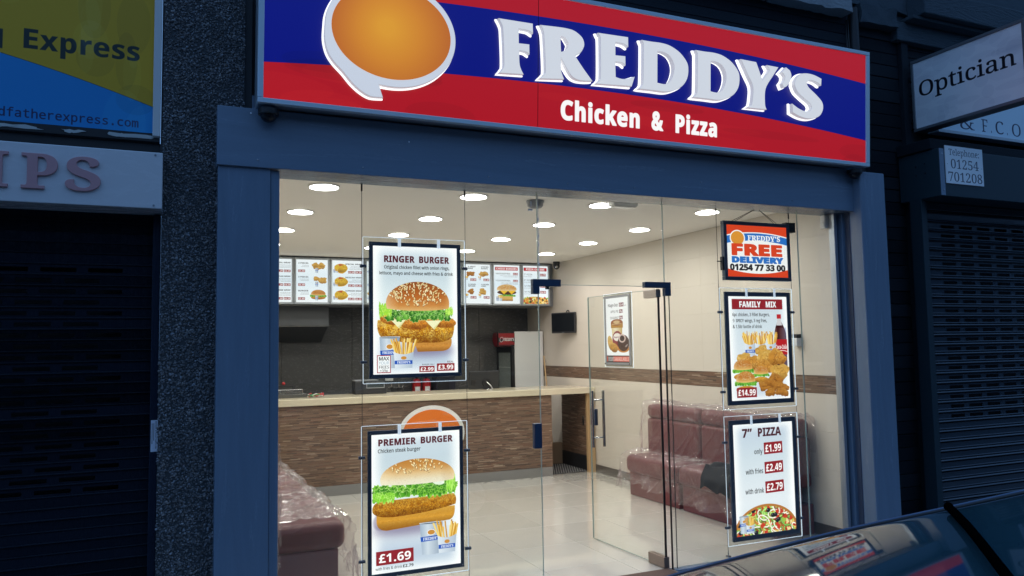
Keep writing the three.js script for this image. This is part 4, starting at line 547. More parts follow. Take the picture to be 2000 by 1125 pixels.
{ const t = thing('wrapping_machine', 'low steel wrapping machine with black lever and red knob at the left counter end', 'machine', [1.3, 1.112, -4.62]); part('tray', rb(-0.3, 0.2, 0, 0.045, -0.15, 0.15, 0.006), M.steel, t); part('bed', rb(-0.28, 0.16, 0.046, 0.10, -0.12, 0.1, 0.01), M.chrome, t); part('lever', [rb(-0.2, 0.09, 0.125, 0.145, -0.02, 0.02, 0.005), rb(-0.16, -0.13, 0.1, 0.13, -0.02, 0.02, 0.004), rb(0.05, 0.08, 0.1, 0.128, -0.02, 0.02, 0.004)], M.black, t); part('knob', new THREE.SphereGeometry(0.02, 16, 12).translate(-0.05, 0.165, 0), M.red, t); }
{ const t = thing('wire_bundle', 'little tangle of red, green and white wires on the counter by the machine', 'wires', [1.6, 1.112, -4.44]); const r = RNG(6); [mat(0.5, 0.03, 0.04, 0.5), mat(0.04, 0.3, 0.08, 0.5), M.white].forEach((m) => { for (let k = 0; k < 2; k++) { const p = []; for (let i = 0; i < 7; i++) p.push([(r() - 0.5) * 0.18, 0.008 + r() * 0.04, (r() - 0.5) * 0.12]); part('wire', tube(p, 0.005, 40), m, t); } }); }
{ const t = thing('broom', 'wooden broom handle leaning in the gap right of the fridge', 'broom'); part('handle', rod([5.0, 0.3, -5.05], [5.16, 1.52, -5.6], 0.011, 10), M.wood, t); part('head', rb(4.86, 5.14, 0.005, 0.3, -5.08, -5.0, 0.01), mat(0.2, 0.14, 0.09, 0.9), t); part('bristle_label', rod([5.075, 0.88, -5.31], [5.09, 1.0, -5.365], 0.013, 10), M.white, t); }

// ---------------------------------------------------------------- right wall
{ const t = thing('wall_tv', 'small black flat television on a bracket high on the right wall', 'television', [5.075, 1.99, -4.79], undefined, Math.atan2(-0.92, 0.39));
  part('casing', rb(-0.215, 0.215, -0.145, 0.145, -0.035, 0, 0.008), M.dark, t); part('screen', rb(-0.2, 0.2, -0.122, 0.133, 0.0005, 0.003, 0.001, 1), mat(0.008, 0.01, 0.013, 0.12), t); part('bracket', rb(-0.05, 0.05, -0.05, 0.05, -0.11, -0.036, 0.006), M.black, t); part('cable_loop', new THREE.TorusGeometry(0.022, 0.008, 8, 18).translate(0.06, 0.15, -0.04), M.black, t); part('badge', bx(-0.02, 0.02, -0.138, -0.132, 0.0005, 0.002), M.grey, t); }
{ const t = thing('dessert_panel', 'narrow lit dessert panel on the right wall showing ice cream and doughnut', 'poster', [XR - 0.004, 1.415, -3.525], undefined, -Math.PI / 2);
  part('acrylic_sheet', bx(-0.335, 0.335, -0.025, 0.905, -0.004, 0.001), M.glass, t); part('sheet_edge', [bx(-0.339, -0.3355, -0.025, 0.905, -0.004, 0.003), bx(0.3355, 0.339, -0.025, 0.905, -0.004, 0.003), bx(-0.335, 0.335, 0.9055, 0.909, -0.004, 0.003), bx(-0.335, 0.335, -0.029, -0.0255, -0.004, 0.003)], M.edgeLit, t);
  part('frame', [rb(-0.305, 0.305, 0, 0.03, 0.0015, 0.018, 0.003), rb(-0.305, 0.305, 0.85, 0.88, 0.0015, 0.018, 0.003), rb(-0.305, -0.272, 0.0305, 0.8495, 0.0015, 0.018, 0.003), rb(0.272, 0.305, 0.0305, 0.8495, 0.0015, 0.018, 0.003)], M.grey, t);
  part('lit_print', plane(0.544, 0.73, 0, 0.485, 0.008), lit(dessert, 1.0, 0.3), t); part('lit_footer', plane(0.544, 0.088, 0, 0.075, 0.009), lit(dessertFoot, 0.9, 0.3), t); part('backing', bx(-0.272, 0.272, 0.03, 0.85, 0.0015, 0.005), M.grey, t);
  part('screw', [[-0.29, 0.015], [0.29, 0.015], [-0.29, 0.865], [0.29, 0.865]].map(([x, y]) => cyl(0.012, 0.012, x, y, 0.02, 'z', 14)), M.chrome, t, 'stuff'); }
{ const t = thing('soap_dispenser', 'small white and dark wall dispenser on the right wall near the window', 'dispenser', [XR - 0.002, 1.63, -0.44], undefined, -Math.PI / 2); part('body', rb(-0.035, 0.035, 0, 0.075, 0, 0.06, 0.008), M.white, t); part('top', rb(-0.034, 0.034, 0.076, 0.11, 0, 0.055, 0.006), M.dark, t); }
{ const t = thing('movement_sensor', 'white movement sensor high on the right wall beside the right pillar', 'sensor', [XR - 0.002, 2.64, -0.06], undefined, -Math.PI / 2); part('body', rb(-0.03, 0.03, 0, 0.12, 0, 0.045, 0.012), M.white, t); part('lens', rb(-0.022, 0.022, 0.015, 0.06, 0.0455, 0.052, 0.006), mat(0.6, 0.6, 0.58, 0.3), t); }
{ const t = thing('power_strip', 'black power strip fixed high behind the delivery sign', 'power strip', [4.80, 2.6, -0.1]); part('body', rb(-0.02, 0.085, 0, 0.085, -0.05, 0, 0.004), M.black, t); part('socket', [0.01, 0.05].flatMap((x) => [0.02, 0.055].map((y) => rb(x - 0.008, x + 0.008, y - 0.008, y + 0.008, 0.0005, 0.005, 0.001))), M.dark, t); }

// ---------------------------------------------------------------- sofas and their plastic covers
function sofa(label, x, z, len, face, D = 0.30) { // face -1: looks to -x (stands at the right wall), +1: looks to +x
  const t = thing('sofa', label, 'sofa', [x, 0, z]), X = (a, b) => face < 0 ? [a, b] : [-b, -a], L = len / 2;
  const B = (a, b, y0, y1, z0, z1, r) => rb(...X(a, b), y0, y1, z0, z1, r, 4);
  part('base', B(0.05, D + 0.17, 0.0, 0.26, -L + 0.02, L - 0.02, 0.012), M.maroon, t);
  part('seat', B(0, D + 0.06, 0.252, 0.45, -L, L, 0.065), M.maroon, t);
  part('backrest', B(D, D + 0.16, 0.40, 0.84, -L + 0.005, L - 0.005, 0.04), M.maroon, t);
  part('head_roll', B(D - 0.004, D + 0.164, 0.835, 0.995, -L + 0.005, L - 0.005, 0.06), M.maroon, t);
  return t;
}
sofa('maroon sofa wrapped in plastic against the right wall, the one farther from the window', 4.70, -2.17, 0.96, -1);
sofa('maroon sofa wrapped in plastic against the right wall, behind the pizza poster', 4.70, -0.985, 1.37, -1);
sofa('maroon sofa wrapped in plastic at the left, the one nearest the window', 1.18, -1.26, 1.06, 1, 0.53);
sofa('maroon sofa wrapped in plastic at the left, the middle one of three', 1.15, -2.3, 0.98, 1, 0.51);
sofa('maroon sofa wrapped in plastic at the left, the one nearest the counter', 1.13, -3.3, 0.98, 1, 0.49);
// a draped sheet: cross-section points (distance from the front, height), swept along z with creases; ends hang down by endDrop
function drape(label, x, z, len, face, prof, seed, ends = [0.3, 0.3], hem = 0.06) {
  const nu = 150, nv = 190, P = prof.map((p) => new THREE.Vector2(...p)), cum = [0]; for (let i = 1; i < P.length; i++) cum.push(cum[i - 1] + P[i].distanceTo(P[i - 1]));
  const total = cum.at(-1), at = (s) => { let i = 1; while (i < P.length - 1 && cum[i] < s) i++; return P[i - 1].clone().lerp(P[i], (s - cum[i - 1]) / (cum[i] - cum[i - 1])); };
  const pos = [], idx = [], span = len + ends[0] + ends[1];
  const ridge = (a, b, c) => Math.pow(1 - Math.min(1, Math.abs(noise.noise(a, b, c)) * 1.6), 6);
  for (let j = 0; j <= nv; j++) for (let i = 0; i <= nu; i++) {
    const d = (j / nv) * span - ends[0], inside = Math.min(Math.max(d, 0), len), over = d < 0 ? -d : Math.max(0, d - len), s = (i / nu) * total, p = at(s), q = at(Math.min(total, s + 0.01)).sub(at(Math.max(0, s - 0.01))).normalize();
    const n1 = ridge((s + d * 0.8) * 5.5 + seed, (s * 0.8 - d) * 1.1, seed), n2 = Math.max(ridge((s * 0.6 - d) * 9 + seed, (s + d * 0.6) * 1.5, seed + 5), 0.7 * ridge((s * 0.15 + d) * 13, (s - d * 0.15) * 1.8 + seed, seed + 7)), n3 = noise.noise(s * 2 + seed, d * 2.2, seed + 9);
    const lift = 0.009 + 0.030 * n1 + 0.012 * n2 + 0.010 * Math.max(0, n3 + 0.5) + (over ? 0.012 : 0);
    const hemK = (i / nu) > 0.9 ? (i / nu - 0.9) * 10 : 0;
    let px = p.x + q.y * lift * (1 + hemK * 1.2), py = p.y - q.x * lift;
    py += hemK * hem * noise.noise(d * 3 + seed, 0, seed);
    const slack = over * (0.12 + 0.5 * noise.noise(s * 4, seed, 2) ** 2);
    if (over) py = Math.max(0.02, py - over * 1.05 * (p.y > 0.3 ? 1 : 0.1));
    const zz = z - len / 2 + inside + (d < 0 ? -1 : 1) * (over ? 0.012 + slack * 0.35 : 0);
    pos.push(x + (face < 0 ? px : -px), py, zz);
  }
  for (let j = 0; j < nv; j++) for (let i = 0; i < nu; i++) { const a = j * (nu + 1) + i, b = a + nu + 1; idx.push(a, b, a + 1, a + 1, b, b + 1); }
  const g = new THREE.BufferGeometry(); g.setAttribute('position', new THREE.Float32BufferAttribute(pos, 3)); g.setIndex(idx); g.computeVertexNormals();
  return tag(part('plastic_cover', g, M.film, null), label, 'plastic cover', undefined);
}
const profR = (drop, D = 0.3) => [[D + 0.175, 0.70], [D + 0.17, 1.0], [D - 0.01, 1.005], [D - 0.025, 0.85], [D - 0.015, 0.50], [D - 0.04, 0.46], [0.02, 0.458], [-0.01, 0.43], [-0.012, drop]];
drape('creased clear plastic sheet over the far right-hand sofa', 4.70, -2.17, 0.95, -1, profR(0.15), 3.3, [0.26, 0.02], 0.10);
drape('creased clear plastic sheet over the right-hand sofa behind the pizza poster', 4.70, -0.985, 1.36, -1, profR(0.10), 8.1, [0.03, 0.5]);
drape('creased clear plastic sheet over the left-hand sofa nearest the window, hanging over its end', 1.18, -1.26, 1.06, 1, profR(0.06, 0.53), 5.7, [0.04, 0.42]);
drape('creased clear plastic sheet over the middle left-hand sofa', 1.15, -2.3, 0.98, 1, profR(0.10, 0.51), 6.4, [0.05, 0.03]);
drape('creased clear plastic sheet over the left-hand sofa nearest the counter', 1.13, -3.3, 0.98, 1, profR(0.10, 0.49), 9.2, [0.05, 0.03]);
{ const n = 26, pos = [], idx = []; for (let j = 0; j <= n; j++) for (let i = 0; i <= n; i++) { const u = i / n, v = j / n, w = noise.noise(u * 4, v * 4, 1.7), o = noise.noise(u * 2.3 + 4, v * 2.3, 3); const d = u * 0.42 - 0.14 + 0.05 * o; const x = 4.70 + Math.max(d, -0.075 - 0.01 * w), y = (d > 0 ? 0.508 + 0.05 * Math.max(0, w + 0.4) * Math.sin(Math.PI * u) : 0.508 + d * 1.5) ; pos.push(x, y, -1.2 + v * 0.42 + 0.05 * noise.noise(u * 3, v * 3, 8)); } for (let j = 0; j < n; j++) for (let i = 0; i < n; i++) { const a = j * (n + 1) + i, b = a + n + 1; idx.push(a, b, a + 1, a + 1, b, b + 1); } const g = new THREE.BufferGeometry(); g.setAttribute('position', new THREE.Float32BufferAttribute(pos, 3)); g.setIndex(idx); g.computeVertexNormals(); tag(part('jacket', g, mat(0.012, 0.014, 0.018, 0.85, { side: THREE.DoubleSide }), null), 'dark jacket thrown on the plastic-wrapped sofa beside the pizza poster', 'jacket'); }

// ---------------------------------------------------------------- neighbour on the left
{ const t = thing('takeaway_sign', 'yellow and blue unlit sign in a white frame above the left neighbour', 'shop sign', [0, 0, 0]);
  const X0 = -2.4, X1 = -0.105, Y0 = 2.955, Y1 = 4.75;
  part('box', bx(X0, X1 + 0.03, Y0 - 0.02, Y1, -0.15, 0.0), M.dark, t);
  part('print', plane(X1 - X0, Y1 - Y0, (X0 + X1) / 2, (Y0 + Y1) / 2, 0.006), flat(canvas(1400, 1096, (g, w, h) => {
    const X = (x) => (x - X0) / (X1 - X0) * w, Y = (y) => (Y1 - y) / (Y1 - Y0) * h; g.fillStyle = '#cfa008'; g.fillRect(0, 0, w, h);
    g.fillStyle = '#0384c6'; g.beginPath(); g.moveTo(0, h); g.lineTo(0, Y(3.52)); g.quadraticCurveTo(X(-1.2), Y(3.5), X(-0.87), Y(3.335)); g.quadraticCurveTo(X(-0.5), Y(3.25), X(X1), Y(3.112)); g.lineTo(w, h); g.fill();
    g.strokeStyle = 'rgba(10,30,20,0.6)'; g.lineWidth = 2; g.beginPath(); g.moveTo(X(-0.87), Y(3.335)); g.quadraticCurveTo(X(-0.5), Y(3.25), X(X1), Y(3.112)); g.stroke();
    text(g, 'Express', X(-0.778), Y(3.378), 0.112 / (Y1 - Y0) * h / 0.715, { color: '#15261f', fit: X(-0.175) - X(-0.778), bold: 1 }); g.fillStyle = '#15261f'; g.fillRect(X(-0.885), Y(3.47), X(-0.863) - X(-0.885), Y(3.36) - Y(3.47));
    text(g, 'odfatherexpress.com', X(-0.178), Y(2.983), 0.042 / (Y1 - Y0) * h / 0.6, { color: '#14204e', align: 'right', fit: X(-0.178) - X(-0.915), font: 'monospace' });
    const r = RNG(3); for (let i = 0; i < 60; i++) { g.globalAlpha = 0.06; g.fillStyle = r() < 0.5 ? '#000' : '#fff'; g.beginPath(); g.ellipse(r() * w, r() * h, 10 + r() * 60, 20 + r() * 120, 0, 0, TAU); g.fill(); }
  }), 0.6), t);
  part('frame', [rb(X1, X1 + 0.042, Y0 - 0.02, Y1, 0.0, 0.03, 0.004)], mat(0.6, 0.6, 0.58, 0.5), t); part('trim', rb(X1 + 0.044, X1 + 0.062, 2.83, Y1, -0.1, 0.012, 0.003), M.dark, t);
  const r = RNG(8), fl = []; for (let k = 0; k < 34; k++) { const x = X0 + r() * (X1 - X0), w = 0.03 + r() * 0.11, sp = []; for (let i = 0; i < 9; i++) { const a = i / 9 * TAU, q = 0.6 + r() * 0.6; sp.push(new THREE.Vector2(x + Math.cos(a) * w * q, 2.925 + r() * 0.008 + Math.sin(a) * 0.011 * q)); } const sh = new THREE.Shape(sp); fl.push(new THREE.ExtrudeGeometry(sh, { depth: 0.002 + r() * 0.002, bevelEnabled: false }).translate(0, 0, 0.0085)); }
  part('bottom_rail', rb(X0, X1 + 0.04, 2.905, 2.953, -0.05, 0.008, 0.003), M.black, t); part('flaking_paint', fl, mat(0.42, 0.44, 0.42, 0.9), t);
}
const font = await new FontLoader().loadAsync('fonts/droid/droid_serif_bold.typeface.json');
{ const t = thing('fascia_box', 'white box sign with raised faded red slab letters above the left roller shutter', 'shop sign');
  part('box', rb(-2.4, -0.046, 2.487, 2.812, -0.12, 0.14, 0.006), mat(0.62, 0.62, 0.63, 0.5, { roughnessMap: rep(smearN, 3, 1) }), t);
  [['I', -0.895, 0.10], ['P', -0.735, 0.17], ['S', -0.53, 0.172]].forEach(([c, x, w]) => { const g = new TextGeometry(c, { font, size: 0.2, depth: 0.014, curveSegments: 6, bevelEnabled: true, bevelSize: 0.002, bevelThickness: 0.002, bevelSegments: 2 }); g.computeBoundingBox(); const b = g.boundingBox; g.translate(-b.min.x, -b.min.y, 0).scale(w / (b.max.x - b.min.x), 0.192 / (b.max.y - b.min.y), 1).translate(x, 2.562, 0.14); part('raised_letter', g, mat(0.52, 0.27, 0.28, 0.6), t); });
  part('screw', [[-0.085, 2.795], [-0.09, 2.505]].map(([x, y]) => cyl(0.006, 0.004, x, y, 0.141, 'z', 10)), M.grey, t, 'stuff');
  part('black_gap', bx(-2.4, -0.06, 2.814, 2.902, -0.2, -0.02), M.black, t); }
function slatLeft(kind) { // flat slat with a rolled bead; kind 0 plain, 1 and 2 slotted with an offset
  const sh = new THREE.Shape([[-2.4, 0.008], [-0.095, 0.008], [-0.095, 0.060], [-2.4, 0.060]].map((p) => new THREE.Vector2(...p)));
  if (kind) for (let k = 0; k < 8; k++) { const x1 = -0.251 - (kind === 2 ? 0.118 : 0) - k * 0.237, x0 = x1 - 0.18, h = new THREE.Path(); h.moveTo(x0, 0.018); h.lineTo(x1, 0.018); h.lineTo(x1, 0.044); h.lineTo(x0, 0.044); h.closePath(); if (x0 > -2.38) sh.holes.push(h); }
  const bead = new THREE.CylinderGeometry(0.006, 0.006, 2.305, 10, 1).rotateZ(Math.PI / 2).translate(-1.2475, 0.004, 0.002);
  return merge([new THREE.ExtrudeGeometry(sh, { depth: 0.006, bevelEnabled: true, bevelSize: 0.001, bevelThickness: 0.001, bevelSegments: 1 }).translate(0, 0, -0.006), bead]);
}
{ const t = thing('roller_shutter', 'closed dark roller shutter with rows of slots under the white box sign', 'shutter', [0, 0, -0.1]); const G = [slatLeft(0), slatLeft(1), slatLeft(2)];
  const M2 = [0, 1, 2, 3].map((i) => { const m = M.shutter.clone(); m.color = rgb(0.004 + 0.002 * i, 0.006 + 0.0025 * i, 0.010 + 0.004 * i); m.specularIntensity = 0.25; return m; }), r = RNG(2);
  for (let k = 0; k < 39; k++) { const y = 2.43 - k * 0.062; const n = k - 5; part('slat', G[n >= 0 && n < 21 ? 1 + (n % 2) : 0], M2[Math.floor(r() * 4)], t).position.set(0, y, r() * 0.003); }
  part('guide', rb(-0.094, -0.052, -0.14, 2.48, -0.03, 0.07, 0.004), M.shutter, t); part('dark_back', bx(-2.4, -0.06, -0.14, 2.6, -0.2, -0.12), M.black, t); part('bottom_bar', rb(-2.4, -0.095, -0.13, -0.0, -0.012, 0.012, 0.004), M.shutter, t);
  part('paper_sticker', plane(0.038, 0.18, -0.068, 1.195, 0.0715), flat(canvas(80, 380, (g, w, h) => { g.fillStyle = '#dfe3ee'; g.fillRect(0, 0, w, h); g.save(); g.translate(0, 0); g.rotate(Math.PI / 2); text(g, 'DOORS & SHUTTERS LTD', 14, -50, 22, { color: '#333', fit: 330 }); g.fillStyle = '#666'; for (const [y, w0] of [[-38, 200], [-20, 240]]) for (let x = 40; x < 40 + w0; x += 13) g.fillRect(x, y, 9, 11); g.restore(); })), t); }

// ---------------------------------------------------------------- neighbour on the right
{ const t = thing('boarded_wall', 'dark wall of horizontal boards between the fascia sign and the projecting sign', 'wall'); const r = RNG(19);
  part('backing', bx(5.63, 9.6, -0.14, 4.6, -0.45, -0.125), M.black, t);
  for (let k = 0; k < 40; k++) { const y = -0.1 + k * 0.1165; part('board', rb(5.63, 6.195, y, y + 0.112, -0.11, -0.075 + r() * 0.008, 0.006), M.timber[Math.floor(r() * 3)], t); }
  part('corner_trim', rb(6.2, 6.285, -0.14, 4.55, -0.12, -0.03, 0.006), M.timber[2], t);
  for (let k = 0; k < 12; k++) { const y = 3.65 + k * 0.075; part('board', rb(6.29, 9.5, y, y + 0.072, -0.12, -0.08 + r() * 0.008, 0.006), M.timber[Math.floor(r() * 3)], t); } }
{ const t = thing('stone_course', 'course of weathered stone blocks with torn edges above the boards', 'stonework'); const r = RNG(23);
  for (const [x0, x1, y0, y1, z, m] of [[3.2, 4.6, 4.57, 4.9, 0.07, M.stone], [4.62, 5.49, 4.565, 4.9, 0.07, M.stone], [5.64, 6.10, 4.53, 4.70, 0.03, M.stoneDark], [5.56, 6.3, 4.705, 5.0, -0.02, M.stoneDark]]) { const g = new THREE.BoxGeometry(x1 - x0, y1 - y0, 0.3, 14, 4, 3); const p = g.attributes.position; for (let i = 0; i < p.count; i++) { const n = noise.noise(p.getX(i) * 9 + x0, p.getY(i) * 9, p.getZ(i) * 9); p.setXYZ(i, p.getX(i) + n * 0.014, p.getY(i) + n * 0.016, p.getZ(i) + n * 0.016); } g.computeVertexNormals(); part('stone', g.translate((x0 + x1) / 2, (y0 + y1) / 2, z - 0.15), m, t); }
  part('cornice', [rb(6.12, 10, 4.44, 4.62, -0.35, 0.0, 0.01), rb(6.30, 10, 4.66, 4.9, -0.35, 0.16, 0.015), rb(6.22, 10, 4.622, 4.658, -0.35, 0.1, 0.008)], M.stoneDark, t); }
{ const t = thing('projecting_sign', 'white projecting sign in a dark metal frame, lettered for an optician', 'sign', [6.25, 3.57, 0]);
  part('box', rb(0.0, 0.11, 0.02, 0.645, 0.045, 1.045, 0.004), mat(0.4, 0.4, 0.4, 0.5), t);
  for (const g of [rb(-0.012, 0.12, 0, 0.028, 0.02, 1.075, 0.004), rb(-0.012, 0.12, 0.637, 0.665, 0.02, 1.075, 0.004), rb(-0.012, 0.12, 0.0285, 0.6365, 0.02, 0.046, 0.004), rb(-0.012, 0.12, 0.0285, 0.6365, 1.044, 1.075, 0.004)]) part('frame', g, mat(0.18, 0.19, 0.2, 0.4, { metalness: 0.5 }), t);
  const pr = part('print', plane(0.998, 0.608, 0, 0, 0), flat(canvas(1024, 624, (g, w, h) => { g.fillStyle = '#ebe8e6'; g.fillRect(0, 0, w, h); text(g, 'Optician', 36, 332, 196, { style: 'normal', font: 'serif', color: '#0b0c16', fit: 930, bold: 4 }); const r = RNG(5); for (let i = 0; i < 40; i++) { g.globalAlpha = 0.04; g.fillStyle = '#456'; g.beginPath(); g.ellipse(r() * w, r() * h, 30 + r() * 120, 20 + r() * 60, 0, 0, TAU); g.fill(); } }), 0.35), t);
  pr.rotation.y = -Math.PI / 2; pr.position.set(-0.003, 0.3325, 0.545);
  part('bracket', [rb(0.03, 0.08, 0.1, 0.14, -0.1, 0.02, 0.003), rb(0.03, 0.08, 0.5, 0.54, -0.1, 0.02, 0.003)], M.black, t); }
{ const t = thing('fascia_sign', 'white fascia board with thin serif letters, half hidden behind the projecting sign', 'shop sign', [6.5, 3.595, 0]);
  part('board', rb(0, 3.4, 0, 0.5, -0.04, 0.045, 0.004), mat(0.4, 0.5, 0.55, 0.45), t); part('ledge', rb(0, 3.4, -0.004, 0.028, 0.046, 0.075, 0.004), mat(0.5, 0.55, 0.58, 0.45), t);
  part('print', plane(3.39, 0.46, 1.7, 0.262, 0.0475), flat(canvas(2000, 272, (g, w, h) => { g.fillStyle = '#cfe2ea'; g.fillRect(0, 0, w, h); const k = w / 3.39; [['&', 0.32, 0.215], ['F', 0.63, 0.1], ['.', 0.765, 0.02], ['C', 0.825, 0.135], ['.', 1.0, 0.02], ['O', 1.07, 0.155]].forEach(([c, x, ww]) => text(g, c, x * k, h - 0.033 * k, 0.125 * k / 0.72, { style: 'normal', font: 'serif', color: '#10153a', fit: ww * k })); }), 0.4), t); }
{ const t = thing('shutter_box', 'dark shutter housing over the right roller shutter, screws in its end', 'shutter housing', [6.104, 2.915, 0]);
  part('housing', rb(0, 4, 0, 0.42, -0.05, 0.36, 0.006), mat(0.02, 0.04, 0.05, 0.5, { specularIntensity: 0.6 }), t); part('top_ledge', rb(-0.02, 4, 0.424, 0.52, -0.05, 0.3, 0.006), M.timber[1], t);
  part('edge_angle', rb(0.0, 0.055, 0.004, 0.416, 0.361, 0.364, 0.001), M.frame, t); part('screw', [[0.13, 0.22], [0.22, 0.225], [0.13, 0.30], [0.22, 0.31]].map(([z, y]) => cyl(0.007, 0.006, -0.002, y, z, 'x', 10)).concat([[0.028, 0.05], [0.028, 0.37]].map(([x, y]) => cyl(0.006, 0.005, x, y, 0.365, 'z', 10))), M.chrome, t, 'stuff'); }
{ const t = thing('telephone_plate', 'white plate with a telephone number on the front of the shutter housing', 'sign', [6.415, 3.195, 0.361]); part('plate', rb(-0.244, 0.244, -0.168, 0.168, 0.0, 0.006, 0.002), mat(0.7, 0.7, 0.7, 0.5), t);
  part('print', plane(0.484, 0.332, 0, 0, 0.0072), flat(canvas(580, 398, (g, w, h) => { g.fillStyle = '#eef0f0'; g.fillRect(0, 0, w, h); const o = { style: 'normal', font: 'serif', color: '#10142c', align: 'center' }; text(g, 'Telephone:', 292, 96, 92, { ...o, fit: 480 }); text(g, '01254', 292, 236, 138, { ...o, fit: 440 }); text(g, '701208', 292, 374, 138, { ...o, fit: 540 }); g.fillStyle = '#222'; g.fillRect(24, 190, 6, 8); g.fillRect(556, 206, 6, 8); }), 0.5), t); }
function slatRight(slots) { // curved slat, 85 mm pitch: round upper roll, slotted web below
  const x0 = 0.0, x1 = 3.2, roll = new THREE.CylinderGeometry(0.024, 0.024, x1 - x0, 14, 1, false, -0.5, 3.6).rotateZ(Math.PI / 2).rotateX(-0.9).translate((x0 + x1) / 2, 0.060, -0.006), bead = new THREE.CylinderGeometry(0.007, 0.007, x1 - x0, 8).rotateZ(Math.PI / 2).translate((x0 + x1) / 2, 0.006, 0.004);
  const sh = new THREE.Shape([[x0, 0], [x1, 0], [x1, 0.052], [x0, 0.052]].map((p) => new THREE.Vector2(...p)));
  if (slots) for (let k = 0; k < 12; k++) { const a = 0.20 + k * 0.2455, h = new THREE.Path(); h.moveTo(a, 0.013); h.lineTo(a + 0.178, 0.013); h.lineTo(a + 0.178, 0.042); h.lineTo(a, 0.042); h.closePath(); if (a + 0.18 < x1) sh.holes.push(h); }
  return merge([roll, bead, new THREE.ExtrudeGeometry(sh, { depth: 0.005, bevelEnabled: false }).translate(0, 0, -0.005)]);
}
{ const t = thing('roller_shutter', 'closed dark ribbed roller shutter under the telephone plate at the right', 'shutter', [6.215, 0, 0.1]); const G = [slatRight(0), slatRight(1)];
  for (let k = 0; k < 36; k++) { const y = 2.84 - k * 0.0855; part('slat', G[k > 1 && k < 23 ? 1 : 0], M.shutterR, t).position.set(0.0, y, 0); }
  part('guide', [rb(-0.11, -0.055, -0.14, 2.92, -0.06, 0.06, 0.004), rb(-0.05, 0.0, -0.14, 2.915, -0.06, 0.03, 0.004)], mat(0.02, 0.036, 0.045, 0.5, { specularIntensity: 0.5 }), t); part('dark_back', bx(0, 3.2, -0.14, 2.95, -0.8, -0.75), M.black, t); }
{ const t = thing('warm_lamp', 'warm lamp strip glimpsed through the slots of the right shutter', 'lamp', [7.72, 0, -0.3]); const w = mat(0.3, 0.2, 0.1, 0.5, { emissive: rgb(1, 0.5, 0.16), emissiveIntensity: 0.35 }); part('lamp_tube', rb(-0.006, 0.006, 0.9, 2.6, -0.006, 0.006, 0.003), w, t); part('lamp_tube', rb(0.34, 0.37, 1.45, 2.15, -0.01, 0.01, 0.004), w, t); }

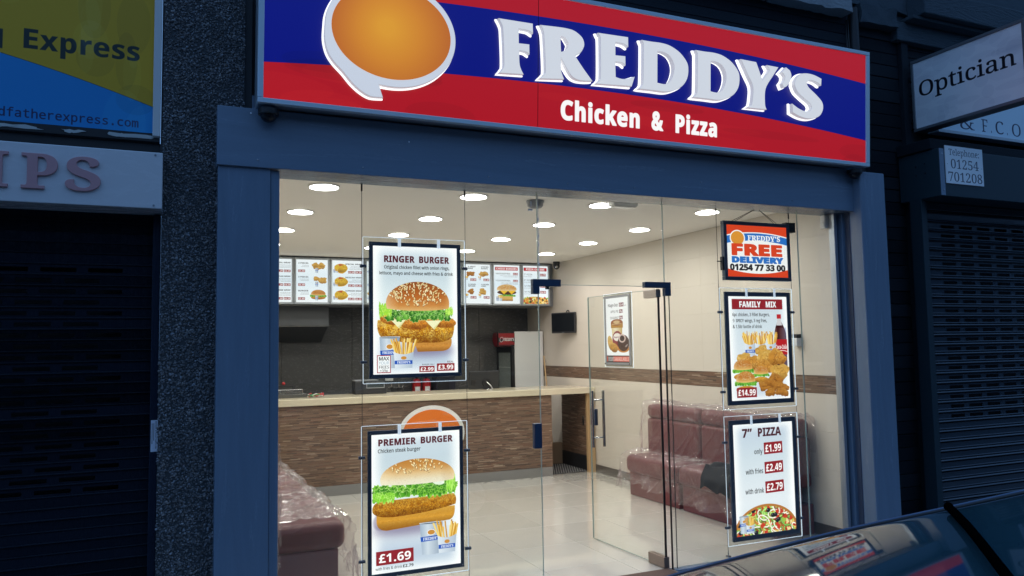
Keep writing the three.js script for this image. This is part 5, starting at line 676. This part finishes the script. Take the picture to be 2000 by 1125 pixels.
// ---------------------------------------------------------------- parked car, its curved glass mirrors the lit window
{ const t = thing('parked_car', 'dark blue parked car, only its windscreen and wiper in view at the lower right', 'car');
  const A = V3(1.451, 1.199, 3.633), n = V3(-0.161, 0.977, -0.137).normalize(), u = V3(-0.064, -0.149, -0.987).normalize(), v = n.clone().cross(u).normalize(); if (v.x > 0) v.negate();
  const at = (a, b, lift = 0) => A.clone().addScaledVector(u, a).addScaledVector(v, b).addScaledVector(n, lift - 0.5 * (0.304 * a * a + 0.121 * b * b));
  const E = [[-1.6, -0.06], [-1.2, -0.045], [-0.9, -0.02], [-0.657, 0.019], [-0.442, 0.09], [-0.207, 0.223], [0, 0.357], [0.163, 0.505], [0.34, 0.68]], curve = new THREE.SplineCurve(E.map(([b, a]) => new THREE.Vector2(b, a + 0.022))), edge = (q) => curve.getPoint(q);
  const grid = (nq, na, f) => { const pos = [], uv = [], idx = []; for (let j = 0; j <= nq; j++) for (let i = 0; i <= na; i++) { const p = f(j / nq, i / na); pos.push(p.x, p.y, p.z); uv.push(i / na, j / nq); } for (let j = 0; j < nq; j++) for (let i = 0; i < na; i++) { const a = j * (na + 1) + i, b = a + na + 1; idx.push(a, a + 1, b, a + 1, b + 1, b); } const g = new THREE.BufferGeometry(); g.setAttribute('position', new THREE.Float32BufferAttribute(pos, 3)); g.setAttribute('uv', new THREE.Float32BufferAttribute(uv, 2)); g.setIndex(idx); g.computeVertexNormals(); return g; };
  const paint = mat(0.02, 0.035, 0.075, 0.3, { clearcoat: 1, clearcoatRoughness: 0.05, metalness: 0.3 }), near = -1.05;
  part('windscreen', grid(60, 40, (q, s) => { const e = edge(q), a = e.y - 0.008 + (near - e.y) * s * (0.25 + 0.75 * s), d = Math.max(0, a - (e.y - 0.13)); return at(a, e.x, -0.8 * d * d); }), mat(0.016, 0.05, 0.066, 0.04, { side: THREE.DoubleSide, ior: 1.45, specularIntensity: 0.55 }), t);
  const line = (da, lift) => { const p = []; for (let k = 0; k <= 24; k++) { const e = edge(k / 24); p.push(at(e.y + da, e.x, lift - 0.0125).toArray()); } return p; };
  part('roof_rail', tube(line(0.008, 0.005), 0.0038, 90, 10), mat(0.07, 0.11, 0.18, 0.3, { metalness: 0.3 }), t); part('windscreen_seal', tube(line(0.0, 0.0015), 0.0045, 90, 8), M.black, t);
  part('body', grid(40, 8, (q, s) => { const e = edge(q), p = at(e.y + 0.016, e.x, -0.016); return V3(p.x - 0.0 * s, p.y * (1 - s) + -0.02 * s, p.z - 0.16 * Math.sin(s * 2.2) - 0.03); }), mat(0.02, 0.035, 0.075, 0.3, { clearcoat: 1, side: THREE.DoubleSide }), t);
  part('near_side', grid(40, 8, (q, s) => { const e = edge(q), p = at(near, e.x, -0.002); return V3(p.x, p.y * (1 - s) + -0.02 * s, p.z + 0.05 * Math.sin(s * 2.2)); }), mat(0.02, 0.035, 0.075, 0.3, { clearcoat: 1, side: THREE.DoubleSide }), t);
  const f0 = edge(1), pA = at(f0.y, f0.x), pB = at(near, f0.x);
  part('bonnet', grid(20, 20, (q, s) => { const p = pA.clone().lerp(pB, s); const L = 0.55 * q; return V3(p.x - L, p.y - 0.18 * q - 0.35 * q * q * q + 0.05 * Math.sin(Math.PI * s) * q, p.z + (0.5 - s) * 0.16 * q * q); }), paint, t);
  for (const [x, z] of [[1.1, 3.05], [3.0, 3.1], [1.1, 4.62], [3.0, 4.62]]) { part('tyre', new THREE.TorusGeometry(0.24, 0.08, 12, 28).translate(x, 0.06, z), M.black, t); part('rim', cyl(0.17, 0.12, x, 0.06, z, 'z', 24), M.alu, t); }
  const w0 = at(0.036, -0.359, 0.016), w1 = at(-0.66, 0.4, 0.016), mid = at(-0.31, 0.03, 0.022);
  part('wiper_blade', tube([w0.toArray(), at(-0.137, -0.165, 0.02).toArray(), mid.toArray(), w1.toArray()], 0.0105, 40, 10), mat(0.001, 0.001, 0.0012, 1, { specularIntensity: 0 }), t); part('wiper_tip', new THREE.SphereGeometry(0.0115, 14, 10).translate(...w0.toArray()), mat(0.001, 0.001, 0.0012, 1, { specularIntensity: 0 }), t);
}
renderer.render(scene, camera);
